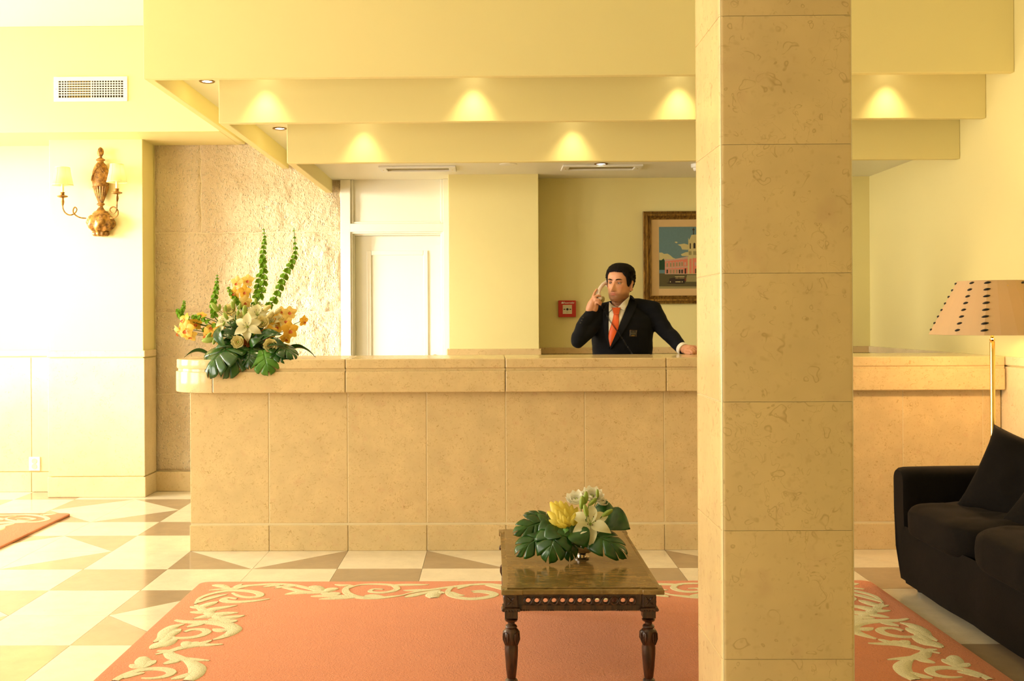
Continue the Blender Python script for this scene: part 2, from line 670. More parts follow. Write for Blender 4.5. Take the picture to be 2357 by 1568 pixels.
def pilaster(x0, x1, z1, rail='marble_pale'):
    p = MB().box(x0, x1, YP, YB + .01, 0, z1).build('pilaster', MAT['paint'], wb, bevel=.004)
    e = .016
    MB().box(x0 - e, x1 + e, YP - e, YB - .001, RAIL0 + .008, RAIL1).build('dado_rail', MAT[rail], p, bevel=.006)
    MB().box(x0 - e * .7, x1 + e * .7, YP - e * .7, YB - .001, BASE1 + .007, RAIL0).build('dado_panel', MAT['marble_pale'], p, bevel=.004)
    MB().box(x0 - e, x1 + e, YP - e, YB - .001, 0, BASE1).build('baseboard', MAT['marble_pale'], p, bevel=.005)
    return p


pilaster(-3.285, -2.585, ZS + .01)
pilaster(-.305, .365, 2.40, 'marble_pillar')


def dado_y(x0, x1, y, joints, parent, rail='marble_pale'):
    """marble dado on a wall facing the camera"""
    xs = [x0] + list(joints) + [x1]
    for a, b in zip(xs, xs[1:]):
        g = .0015
        MB().box(a + g, b - g, y - .011, y + .002, BASE1 + .007, RAIL0).build('dado_panel', MAT['marble_pale'], parent, bevel=.003)
        MB().box(a + g, b - g, y - .016, y + .002, 0, BASE1).build('baseboard', MAT['marble_pale'], parent, bevel=.004)
    MB().box(x0, x1, y - .016, y + .002, RAIL0 + .008, RAIL1).build('dado_rail', MAT[rail], parent, bevel=.005)


dado_y(XW, -3.30, YB, (-4.9, -4.2, -3.535), wb)
dado_y(.38, XR, YB, (.95, 1.6, 2.25), wb, 'marble_pillar')

# rough stone blocks
YS = YB + .02


def block(x0, x1, z0, z1):
    g = .0025
    x0, x1, z0, z1 = x0 + g, x1 - g, z0 + g, z1 - g
    nx, nz = max(4, int((x1 - x0) / .013)), max(4, int((z1 - z0) / .013))
    rows = []
    off = random.uniform(0, 50)
    for j in range(nz + 1):
        row = []
        for i in range(nx + 1):
            x, z = x0 + (x1 - x0) * i / nx, z0 + (z1 - z0) * j / nz
            ed = min(x - x0, x1 - x, z - z0, z1 - z)
            rough = .35 + .65 * max(0, min(1, (x + 2.45) / 1.1))
            d = noise.fractal(Vector((x * 9 + off, z * 7, off)), .9, 2.1, 4) * .011 * rough
            d += noise.noise(Vector((x * 45, z * 36, 3.3))) * .0045
            d += .008 * min(1, ed / .03) - .004
            if i in (0, nx) or j in (0, nz): d = -.008
            jx = .010 * noise.fractal(Vector((z * 9, round(x, 2) * 3, 7.7)), 1, 2, 3) * max(0, 1 - min(x - x0, x1 - x) / .05)
            jz = .010 * noise.fractal(Vector((x * 9, 1.3, 4.1)), 1, 2, 3) * max(0, 1 - min(z - z0, z1 - z) / .05)
            row.append((x + jx, YS - d, z + jz))
        rows.append(row)
    m = MB().grid(rows)
    return m.build('stone_block', MAT['stone'], wb, smooth=True, angle=60)


rowsZ = [(BASE1, .742, (-2.585, DX0)), (.742, 1.371, (-2.585, DX0)), (1.371, 1.989, (-2.585, DX0)),
         (1.989, ZS + .02, (-2.585, -2.225, DX0))]
for z0, z1, xs in rowsZ:
    for a, b in zip(xs, xs[1:]): block(a, b, z0, z1)
MB().box(-2.57, -1.4, YB - .016, YB + .03, 0, BASE1).build('baseboard', MAT['marble'], wb, bevel=.004)

# ---- right wall
wr = structure('wall_right', MB().box(XR, XR + .2, -4.2, YB + .3, 0, ZC), MAT['paint'], 'pale yellow right wall above a marble dado')
tag(wr, cat='wall')
ys = [2.2, 3.1, 4.0, 4.9, 5.75, 6.6, 7.5, YB]
for a, b in zip(ys, ys[1:]):
    MB().box(XR - .011, XR + .002, a + .0015, b - .0015, BASE1 + .007, RAIL0).build('dado_panel', MAT['marble_pale'], wr, bevel=.003)
    MB().box(XR - .016, XR + .002, a + .0015, b - .0015, 0, BASE1).build('baseboard', MAT['marble_pale'], wr, bevel=.004)
MB().box(XR - .016, XR + .002, ys[0], YB, RAIL0 + .008, RAIL1).build('dado_rail', MAT['marble_pale'], wr, bevel=.005)

# ---- window wall on the left and the wall behind the camera (both out of view)
wins = [(5.95, 7.75, .12, 3.1), (2.75, 5.05, .12, 3.1), (-.55, 1.75, .12, 3.1)]
m = MB()
yy = -4.2
for a, b, z0, z1 in sorted(wins):
    m.box(XW - .25, XW, yy, a, 0, ZC)
    m.box(XW - .25, XW, a, b, 0, z0)
    m.box(XW - .25, XW, a, b, z1, ZC)
    yy = b
m.box(XW - .25, XW, yy, YB + .3, 0, ZC)
wl = structure('wall_left', m, MAT['paint'], 'pale yellow window wall beyond the left edge of the photo')
tag(wl, cat='wall')
for k, (a, b, z0, z1) in enumerate(wins):
    fr = MB()
    fr.box(XW - .16, XW - .09, a, a + .06, z0, z1).box(XW - .16, XW - .09, b - .06, b, z0, z1)
    fr.box(XW - .16, XW - .09, a + .06, b - .06, z0, z0 + .07).box(XW - .16, XW - .09, a + .06, b - .06, z1 - .06, z1)
    wd = fr.build('window_%d' % (k + 1), MAT['white_gloss'])
    tag(wd, 'tall white framed window in the wall beyond the left edge, %s' % ['next to the sconce wall', 'level with the rug', 'level with the camera'][k],
        'window', kind='structure')
    mid = (a + b) / 2
    MB().box(XW - .15, XW - .10, mid - .02, mid + .02, z0 + .07, z1 - .06).build('mullion', MAT['white_gloss'], wd)
    for u, v in ((a + .06, mid - .02), (mid + .02, b - .06)):
        MB().box(XW - .128, XW - .122, u, v, z0 + .07, z1 - .06).build('pane', MAT['glass'], wd)
wf = structure('wall_front', MB().box(XW - .3, XR + .3, -4.2, -4.0, 0, ZC), MAT['paint'], 'pale yellow wall behind the camera')
tag(wf, cat='wall')

# ---- door with transom
dr = thing('door_1', 'white panelled door with a blank transom panel, left of the cream pilaster', 'door', (-.72, YB, 0), kind='structure')
xl, xr_ = DX0, -.306
YD = YB + .02
# architrave: left stile, right stile, head rail, top rail
arch = MB()
arch.box(xl, xl + .075, YD - .05, YD + .17, 0, 2.389)
MB().box(xl, xl + .078, YD - .045, YD + .17, 0, 2.389).build('door_frame', MAT['white_gloss'], dr, bevel=.004)
MB().box(xr_ - .05, xr_, YD - .045, YD + .17, 0, 2.389).build('door_frame', MAT['white_gloss'], dr, bevel=.004)
MB().box(xl + .074, xr_ - .046, YD - .045, YD + .17, 1.985, 2.05).build('door_frame', MAT['white_gloss'], dr, bevel=.004)
xa, xb = xl + .078, xr_ - .05
for k, w in enumerate((.012, .024)):                        # stepped reveal around the leaf and the transom
    y0 = YD - .035 + .03 * k
    for q in ((xa, xa + w, y0, y0 + .06, 0, 1.985), (xb - w, xb, y0, y0 + .06, 0, 1.985), (xa + w, xb - w, y0, y0 + .06, 1.985 - w, 1.985)):
        MB().box(*q).build('reveal', MAT['white_gloss'], dr, bevel=.002)
for q in ((xa, xa + .02, YD - .03, YD + .05, 2.05, 2.389), (xb - .02, xb, YD - .03, YD + .05, 2.05, 2.389),
          (xa + .02, xb - .02, YD - .03, YD + .05, 2.05, 2.066)):
    MB().box(*q).build('reveal', MAT['white_gloss'], dr, bevel=.004)
MB().box(xa + .02, xb - .02, YD - .012, YD + .06, 2.066, 2.389).build('transom_panel', MAT['white_gloss'], dr)
leaf = MB().box(xa + .024, xb - .024, YD + .03, YD + .07, 0.005, 1.961).build('door_leaf', MAT['white_gloss'], dr, bevel=.003)
la, lb = xa + .115, xb - .12
for z0, z1 in ((.98, 1.845), (.14, .84)):
    for q in ((la, la + .035, z0, z1), (lb - .035, lb, z0, z1), (la + .035, lb - .035, z0, z0 + .035), (la + .035, lb - .035, z1 - .035, z1)):
        MB().box(q[0], q[1], YD + .022, YD + .032, q[2], q[3]).build('moulding', MAT['white_gloss'], leaf, bevel=.004)
hd = MB()
hd.lathe([(.022, 0), (.022, .006), (.008, .008), (.008, .035)], 14).ball((0, 0, .05), .022)
hm = hd.mesh('handle', MAT['brass'], smooth=True)
ho = put('handle', hm, leaf)
ho.matrix_basis = Matrix.Translation((xb - .07, YD + .03, 1.02)) @ Matrix.Rotation(PI / 2, 4, 'X')

# ---- marble pillar in front
PX0, PX1, PY0, PY1 = .672, 1.058, 3.2, 3.586
pl = thing('pillar', 'square marble clad pillar standing in front of the counter', 'pillar', ((PX0 + PX1) / 2, (PY0 + PY1) / 2, 0))
MB().box(PX0 + .003, PX1 - .003, PY0 + .003, PY1 - .003, 0, ZC).build('core', MAT['grout'], pl)
zs = [0, .327] + [.327 + .3745 * k for k in range(1, 8)] + [ZC]
PM = {}


def pil_panel(h):
    h = round(h, 4)
    if h not in PM:
        wdt = PX1 - PX0
        q = []
        for b in (0, 1):
            m = MB()
            if b == 0: m.box(-wdt / 2, wdt / 2, -.022, 0, .0007, h - .0007)
            else: m.box(-wdt / 2 + .022, wdt / 2 - .022, -.022, 0, .0007, h - .0007)
            me = m.mesh('stone_panel', MAT['marble_pillar'], bevel=.0022 if b else 0)
            if b == 0:
                bm = bmesh.new(); bm.from_mesh(me)
                ve = [e for e in bm.edges if abs(e.verts[0].co.z - e.verts[1].co.z) > .01 and e.verts[0].co.y < -.01]
                bmesh.ops.bevel(bm, geom=ve, offset=.013, segments=4, affect='EDGES', profile=.5)
                he = [e for e in bm.edges if abs(e.verts[0].co.z - e.verts[1].co.z) < 1e-5 and e.calc_face_angle(0) > 1 and e.verts[0].co.y < -.001]
                bm.to_mesh(me); bm.free()
                me.shade_smooth(); me.set_sharp_from_angle(angle=R(40))
            q.append(me)
        PM[h] = q
    return PM[h]


cx_, cy_ = (PX0 + PX1) / 2, (PY0 + PY1) / 2
for a, b in zip(zs, zs[1:]):
    pm = pil_panel(b - a)
    hw = (PX1 - PX0) / 2
    for k in range(4):
        ang = k * PI / 2
        d = hw - .022
        o = put('stone_panel', pm[k % 2], pl, world=False)
        o.location = (math.sin(ang) * d, -math.cos(ang) * d, a)
        o.rotation_euler = (0, 0, ang)

# ================================================================== RECEPTION COUNTER
ct = thing('reception_counter', 'long cream marble reception counter with a rounded left end', 'counter', (0, 6.5, 0))
CZ = 1.094
CB = 6.78
MB().box(TX0 + .002, XR - .018, TY0 + .002, CB - .06, 0, .906).build('carcass', MAT['grout'], ct)
for k in range(11):
    a, b = TX0 + k * T, min(TX0 + (k + 1) * T, XR - .018)
    g = .0016
    MB().box(a + (g if k else 0), b - g, TY0, TY0 + .022, .158, .905).build('front_panel', MAT['marble'], ct, bevel=.003)
    MB().box(a + (g if k else -.004), b - g, TY0 - .005, TY0 + .022, 0, .146).build('plinth', MAT['marble'], ct, bevel=.003)
MB().box(TX0, TX0 + .022, TY0 + .024, CB - .06, .158, .905).build('end_panel', MAT['marble'], ct, bevel=.003)
MB().box(TX0 - .005, TX0 + .022, TY0 + .024, CB - .06, 0, .146).build('plinth', MAT['marble'], ct, bevel=.003)
MB().box(TX0 + .004, XR - .018, TY0 + .006, CB - .07, .146, .158).build('shadow_joint', MAT['marble'], ct)


def corner_poly(xl, y0, xj, yb, r, inset=0):
    xl, y0 = xl + inset, y0 + inset
    p = [(xj, y0), (xj, yb), (xl, yb)]
    for k in range(13):
        a = PI + (PI / 2) * k / 12
        p.append((xl + r + r * math.cos(a), y0 + r + r * math.sin(a)))
    return p


XL, Y0c, RC = -1.842, 6.179, .27
xj = XL + RC
cuts = [xj, -.818, .085, .99, 1.89, XR - .018]
for z0, z1, ins, nm in ((.905, 1.025, 0, 'counter_band'), (1.025, 1.040, .012, 'counter_groove'), (1.040, CZ, .004, 'counter_top')):
    be = 0 if nm == 'counter_groove' else .006
    MB().prism(corner_poly(XL, Y0c, xj, CB, RC - ins, ins), z0, z1).build(nm, MAT['marble'], ct, bevel=be, smooth=True)
    for a, b in zip(cuts, cuts[1:]):
        MB().box(a + .0012, b - .0012, Y0c + ins, CB, z0, z1).build(nm, MAT['marble'], ct, bevel=be)

# ================================================================== RUGS
RX0, RX1, RY0, RY1 = -1.447, 1.870, 3.62, 5.452
RZ = .016
rug = thing('rug', 'large coral rug with a cream scroll border under the coffee table', 'rug', ((RX0 + RX1) / 2, (RY0 + RY1) / 2, 0))


def rounded(x0, x1, y0, y1, r, n=8):
    p = []
    for cx, cy, a0 in ((x1 - r, y1 - r, 0), (x0 + r, y1 - r, PI / 2), (x0 + r, y0 + r, PI), (x1 - r, y0 + r, 1.5 * PI)):
        for k in range(n + 1):
            a = a0 + PI / 2 * k / n
            p.append((cx + r * math.cos(a), cy + r * math.sin(a)))
    return p


MB().prism(rounded(RX0, RX1, RY0, RY1, .05), .0005, RZ).build('pile', MAT['rug'], rug, bevel=.005, smooth=True)


def ribbon(mb, pts, w0, w1=None, wm=None, z=RZ, mirror=None, h=.0022):
    """raised tapered strip along floor points; widths in metres"""
    P = catmull([Vector((p[0], p[1], 0)) for p in pts], 5)
    n = len(P)
    w1 = w0 if w1 is None else w1
    wm = max(w0, w1) if wm is None else wm
    L, C, Rr = [], [], []
    for i, p in enumerate(P):
        t = i / (n - 1)
        w = (w0 + (wm - w0) * math.sin(t * PI / 2 / .5)) if t < .5 else (w1 + (wm - w1) * math.sin((1 - t) * PI))
        d = P[min(i + 1, n - 1)] - P[max(i - 1, 0)]
        d = Vector((-d.y, d.x, 0)).normalized() * w / 2 if d.length > 1e-6 else Vector()
        L.append(p + d)
        C.append(p)
        Rr.append(p - d)
    rows = []
    for a, c, b in zip(L, C, Rr):
        q = [(a.x, a.y, z - .001), (a.x * .85 + c.x * .15, a.y * .85 + c.y * .15, z + h), (c.x, c.y, z + h * 1.3),
             (b.x * .85 + c.x * .15, b.y * .85 + c.y * .15, z + h), (b.x, b.y, z - .001)]
        if mirror is not None: q = [(2 * mirror - x, y, zz) for x, y, zz in q]
        rows.append(q)
    mb.grid(rows)


# scroll ornament traced as strips: (zoom frame, points, start width, end width, widest) in centimetres
ZA = (180, 1320, 5.357)      # left corner and left side
ZB = (540, 1240, 3.683)      # far side
orn = [
    (ZA, [(1440, 385), (1500, 310), (1650, 255), (1880, 215), (2110, 222), (2235, 252), (2230, 285), (2120, 300), (1990, 282), (1905, 245)], 1, 1.2, 3.2),
    (ZA, [(2357, 318), (2200, 340), (2000, 355), (1850, 350), (1790, 328), (1850, 305), (1960, 318)], 1, 1, 3.5),
    (ZA, [(1610, 215), (1750, 200), (1900, 192), (2000, 165), (2160, 150), (2357, 140)], .8, 2.4, 3.0),
    (ZA, [(1655, 150), (1760, 155), (1870, 190)], 1, .6, 4.0),
    (ZA, [(2020, 135), (1960, 160), (1900, 195)], .6, .6, 2.2),
    (ZA, [(1440, 375), (1560, 330), (1700, 290), (1840, 262)], 1, .5, 3.2),
    (ZA, [(1380, 415), (1500, 420), (1640, 375), (1720, 350)], .6, .5, 4.2),
    (ZA, [(1380, 480), (1540, 478), (1700, 440), (1960, 398)], .6, .5, 5.0),
    (ZA, [(1420, 565), (1600, 530), (1800, 500), (1975, 488)], .6, .5, 5.2),
    (ZA, [(1600, 575), (1760, 560), (1900, 545), (2055, 522)], .6, .5, 5.0),
    (ZA, [(1700, 600), (1850, 600), (1960, 580)], 1, 1, 4.0),
    (ZA, [(1200, 580), (1330, 600), (1500, 605), (1700, 612), (1850, 640), (1930, 690), (1870, 750), (1760, 795), (1660, 825)], 1.5, 1, 5.2),
    (ZA, [(1335, 670), (1450, 640), (1560, 620)], .6, .6, 3.4),
    (ZA, [(1310, 728), (1400, 698), (1530, 695), (1590, 722), (1520, 768), (1370, 798), (1200, 800), (1110, 775)], 1.4, 1.4, 3.0),
    (ZA, [(930, 855), (1040, 790), (1090, 720), (1180, 660), (1310, 628)], .6, .8, 5.0),
    (ZA, [(900, 938), (980, 895), (1100, 860), (1220, 800)], .6, .6, 6.0),
    (ZA, [(1060, 800), (1160, 740), (1260, 690)], .6, .6, 4.5),
    (ZA, [(1660, 690), (1760, 705), (1860, 700)], .6, 1.5, 4.0),
    (ZA, [(1785, 878), (1640, 885), (1450, 890), (1280, 920), (1140, 960), (950, 1005)], .6, .8, 3.6),
    (ZA, [(1290, 850), (1340, 870), (1330, 910)], 1, 1, 4.0),
    (ZA, [(1440, 850), (1440, 890)], 2, 2, 3.4),
    (ZA, [(975, 960), (1080, 965), (1130, 1000), (1180, 1040), (1300, 1060), (1470, 1070), (1620, 1080)], 1.2, .5, 4.2),
    (ZA, [(1050, 1125), (1170, 1090), (1270, 1060)], .5, .8, 3.6),
    (ZA, [(1330, 1070), (1420, 1120), (1470, 1180), (1440, 1260), (1350, 1328)], 2, 3.5, 5.2),
    (ZA, [(1140, 1310), (1270, 1280), (1400, 1230)], .6, .8, 3.0),
    (ZA, [(450, 1328), (560, 1265), (730, 1205), (930, 1180), (1090, 1190), (1150, 1225), (1080, 1272), (920, 1298), (780, 1295)], 2.4, .8, 3.2),
    (ZA, [(640, 1130), (720, 1150), (830, 1165)], .6, 1, 3.6),
    (ZA, [(790, 1035), (800, 1090), (790, 1160)], 2, 1.5, 5.0),
    (ZA, [(955, 1078), (880, 1110), (800, 1170)], .6, 1, 3.6),
    (ZA, [(560, 1300), (680, 1255), (820, 1230)], .8, .6, 2.6),
    (ZA, [(1450, 392), (1520, 440), (1630, 500), (1770, 560), (1900, 612)], 1.2, 2.4, 4.0),
    (ZA, [(1000, 905), (1070, 840), (1120, 770), (1200, 700)], 1, 1, 4.4),
    (ZA, [(1640, 830), (1540, 860), (1440, 885)], .8, 1.5, 2.6),
    (ZA, [(1120, 985), (1240, 1040), (1340, 1075)], 1.5, 2.5, 3.4),
    (ZB, [(600, 415), (720, 450), (800, 475), (900, 490), (1000, 500)], 1.5, 1.5, 3.0),
    (ZB, [(1500, 490), (1600, 466), (1740, 440)], 1, 1.5, 3.0),
    (ZB, [(330, 400), (450, 422), (560, 446), (700, 462)], .8, 1.5, 2.4),
    (ZB, [(0, 432), (120, 404), (300, 388), (480, 394), (620, 422), (745, 458)], 1.6, 2, 2.6),
    (ZB, [(240, 415), (330, 400), (430, 392)], .6, .6, 2.6),
    (ZB, [(340, 425), (430, 410), (530, 404)], .6, .6, 2.6),
    (ZB, [(425, 478), (560, 458), (740, 462)], .6, 1.6, 4.6),
    (ZB, [(645, 492), (800, 486), (960, 490)], .6, 1, 4.0),
    (ZB, [(715, 516), (880, 506), (1050, 500)], .5, .8, 3.4),
    (ZB, [(655, 405), (690, 420), (745, 455)], 3, 2, 6.0),
    (ZB, [(880, 428), (820, 432), (760, 460)], .8, 1, 5.0),
    (ZB, [(900, 470), (840, 466), (780, 470)], .6, 1, 3.8),
    (ZB, [(850, 392), (920, 398), (985, 395)], .5, 1, 2.4),
    (ZB, [(995, 398), (942, 428), (965, 470), (1060, 500), (1210, 505), (1350, 492), (1450, 478)], 1.5, .6, 3.6),
    (ZB, [(960, 425), (1060, 395), (1200, 388), (1330, 396), (1378, 424), (1330, 450), (1230, 460), (1150, 450), (1180, 430), (1260, 432)], 1, 1, 2.6),
    (ZB, [(1100, 490), (1170, 485), (1260, 495)], 1, 1, 3.4),
    (ZB, [(1300, 400), (1450, 394), (1650, 393)], 1, .4, 3.0),
    (ZB, [(1430, 478), (1560, 450), (1700, 430), (1840, 412), (2000, 394), (2150, 388), (2300, 402)], .8, 2.6, 2.6),
    (ZB, [(1430, 442), (1560, 440), (1680, 434)], .5, .8, 3.0),
    (ZB, [(1440, 500), (1530, 480), (1620, 456)], .6, .8, 3.6),
    (ZB, [(1690, 505), (1680, 480), (1720, 450)], 3, 2, 5.6),
    (ZB, [(1760, 470), (1730, 450)], 1, 1, 3.4),
    (ZB, [(1850, 408), (1808, 450), (1850, 490), (1980, 512), (2120, 504), (2205, 478), (2165, 455), (2080, 444), (2005, 450)], 1.6, 1, 3.4),
    (ZB, [(1950, 485), (1890, 478), (1840, 455)], .5, 1, 2.4),
    (ZB, [(2020, 460), (2100, 455), (2190, 475)], .8, 1.2, 2.6),
    (ZB, [(1890, 430), (1930, 412), (2000, 400)], .6, .6, 2.4),
    (ZB, [(2130, 395), (2220, 412), (2290, 438)], 1, 1, 3.2),
]
rc = (RX0 + RX1) / 2
for mir in (None, rc):
    sm = MB()
    for (ox, oy, s_), pts, a, b, c in orn:
        fp = [on_z(ox + x / s_, oy + y / s_, RZ) for x, y in pts]
        ribbon(sm, fp, a / 80, b / 80, c / 74, mirror=mir)
    sm.build('scroll_border', MAT['rug_cream'], rug, smooth=True)

rug2 = thing('rug', 'coral rug with cream scrolls, cut off by the left edge, before the sconce wall', 'rug', (-3.9, 6.8, 0))
MB().prism(rounded(-5.2, -2.838, 4.6, 7.395, .04), .0005, RZ).build('pile', MAT['rug'], rug2, bevel=.005, smooth=True)
sm = MB()
Z6 = (0, 780, 3.0146)
for pts, a, b, c in (([(-60, 1230), (60, 1225), (200, 1222), (300, 1235), (330, 1255), (250, 1272), (130, 1268), (40, 1250), (110, 1232)], 2, 1, 3.6),
                     ([(100, 1250), (170, 1242), (240, 1252), (180, 1262), (120, 1258)], 1, 1, 2.6),
                     ([(280, 1222), (380, 1217), (300, 1228)], .6, .6, 3),
                     ([(300, 1225), (370, 1222)], 1, .5, 3),
                     ([(-80, 1285), (60, 1275), (190, 1275)], 3, 1, 6), ([(-60, 1310), (40, 1295), (100, 1282)], 3, 1, 6),
                     ([(-70, 1340), (-10, 1325), (30, 1300)], 3, 1, 6), ([(-60, 1240), (-20, 1246), (30, 1256)], 2, 2, 4)):
    ribbon(sm, [on_z(x / Z6[2], 780 + y / Z6[2], RZ) for x, y in pts], a / 100, b / 100, c / 100)
sm.build('scroll_border', MAT['rug_cream'], rug2, smooth=True)

# ================================================================== COFFEE TABLE
TBX0, TBX1, TBY0, TBY1, TBZ = .035, .607, 3.85, 4.96, .372
tb = thing('coffee_table', 'carved dark wood coffee table with a brown marble top', 'table', ((TBX0 + TBX1) / 2, (TBY0 + TBY1) / 2, RZ))


def notch_poly(x0, x1, y0, y1, n, w):
    """rectangle whose corner blocks stand out a little"""
    return [(x0, y0), (x0 + w, y0), (x0 + w, y0 + n), (x1 - w, y0 + n), (x1 - w, y0), (x1, y0), (x1, y0 + w), (x1 - n, y0 + w),
            (x1 - n, y1 - w), (x1, y1 - w), (x1, y1), (x1 - w, y1), (x1 - w, y1 - n), (x0 + w, y1 - n), (x0 + w, y1), (x0, y1),
            (x0, y1 - w), (x0 + n, y1 - w), (x0 + n, y0 + w), (x0, y0 + w)]


MB().prism(notch_poly(TBX0, TBX1, TBY0, TBY1, .006, .075), TBZ - .022, TBZ - .005).build('marble_top', MAT['table_top'], tb, bevel=.006, smooth=True, seg=3)
MB().prism(notch_poly(TBX0 + .02, TBX1 - .02, TBY0 + .02, TBY1 - .02, .004, .06), TBZ - .006, TBZ).build('top_field', MAT['table_top'], tb, bevel=.002)
AZ0, AZ1 = TBZ - .084, TBZ - .022
BW = .046                                         # corner block width
bx0, bx1, by0, by1 = TBX0 + .012, TBX1 - .028, TBY0 + .02, TBY1 - .02


def block_mb(cx, cy):
    m = MB()
    m.box(cx - BW / 2, cx + BW / 2, cy - BW / 2, cy + BW / 2, AZ0 + .012, AZ1)
    m.box(cx - BW / 2 - .008, cx + BW / 2 + .008, cy - BW / 2 - .008, cy + BW / 2 + .008, AZ0, AZ0 + .012)
    m.box(cx - BW / 2, cx + BW / 2, cy - BW / 2, cy + BW / 2, AZ0 - .026, AZ0)
    return m


def rosette(m, o, u, v, n_):
    """four carved petals and a boss on a block face"""
    for k in range(4):
        d = (u * math.cos(PI / 4 + k * PI / 2) + v * math.sin(PI / 4 + k * PI / 2))
        m.tube([o + d * .003, o + d * .010 + n_ * .001, o + d * .021], [.0015, .004, .001], 6)
    m.ball(o + n_ * .001, .004, 8, 6)
    for k in range(4):
        d = (u * math.cos(k * PI / 2) + v * math.sin(k * PI / 2))
        e = (u * math.cos(k * PI / 2 + PI / 2) + v * math.sin(k * PI / 2 + PI / 2))
        m.tube([o + d * .0205 - e * .0205, o + d * .0205 + e * .0205], .0016, 5)


leg_prof = [(.0, -.004), (.018, -.004), (.0235, -.008), (.021, -.014), (.013, -.018), (.0125, -.026), (.019, -.030), (.0215, -.036), (.0185, -.041),
            (.024, -.046), (.0285, -.056), (.029, -.07), (.027, -.088), (.0235, -.100), (.0225, -.104), (.0245, -.112), (.024, -.14), (.0205, -.19),
            (.0165, -.228), (.0145, -.232), (.0195, -.236), (.0225, -.241), (.0195, -.246), (.014, -.25), (.0215, -.257), (.0235, -.264)]


def leg_mod(a, z):
    if -.232 < z < -.110: return 1 - .10 * max(0, math.cos(a * 4)) ** 6
    if -.100 < z < -.050: return 1 + .05 * math.cos(a * 8)
    return 1


zleg = AZ0 - .026
legscale = (zleg - RZ - .0005) / .264
for cx, cy in ((bx0 + BW / 2, by0 + BW / 2), (bx1 - BW / 2, by0 + BW / 2), (bx0 + BW / 2, by1 - BW / 2), (bx1 - BW / 2, by1 - BW / 2)):
    bo = block_mb(cx, cy).build('corner_block', MAT['wood'], tb, bevel=.002)
    m = MB()
    for d in ((0, -1), (0, 1), (-1, 0), (1, 0)):
        n_ = Vector((d[0], d[1], 0))
        u = Vector((-d[1], d[0], 0))
        rosette(m, Vector((cx, cy, (AZ0 + .012 + AZ1) / 2)) + n_ * BW / 2, u, Vector((0, 0, 1)), n_)
        for k in range(5):
            m.ball(Vector((cx, cy, AZ0 + .0035)) + n_ * (BW / 2 + .008) + u * (k - 2) * .0105, .0036, 6, 5)
    m.build('rosette', MAT['wood'], bo, smooth=True)
    lg = MB().lathe([(r, z * legscale) for r, z in leg_prof][::-1], 32, (cx, cy, zleg), mod=lambda a, z: leg_mod(a, z / legscale))
    lo_ = lg.build('leg', MAT['wood'], tb, smooth=True, angle=50)
    m = MB()
    for k in range(4):                             # carved acanthus on the knop
        a = k * PI / 2 + PI / 4
        d = Vector((math.cos(a), math.sin(a), 0))
        e = Vector((-d.y, d.x, 0))
        o = Vector((cx, cy, zleg))
        for sgn in (-1, 1):
            m.tube([o + d * .0275 + e * .003 * sgn + Vector((0, 0, -.102 * legscale)), o + d * .0295 + e * .011 * sgn + Vector((0, 0, -.08 * legscale)),
                    o + d * .029 + e * .010 * sgn + Vector((0, 0, -.058 * legscale)), o + d * .028 + Vector((0, 0, -.051 * legscale))], [.0012, .003, .0028, .0015], 6)
        m.tube([o + d * .027 + Vector((0, 0, -.1 * legscale)), o + d * .030 + Vector((0, 0, -.07 * legscale))], [.002, .0015], 6)
    m.build('carving', MAT['wood'], lo_, smooth=True)


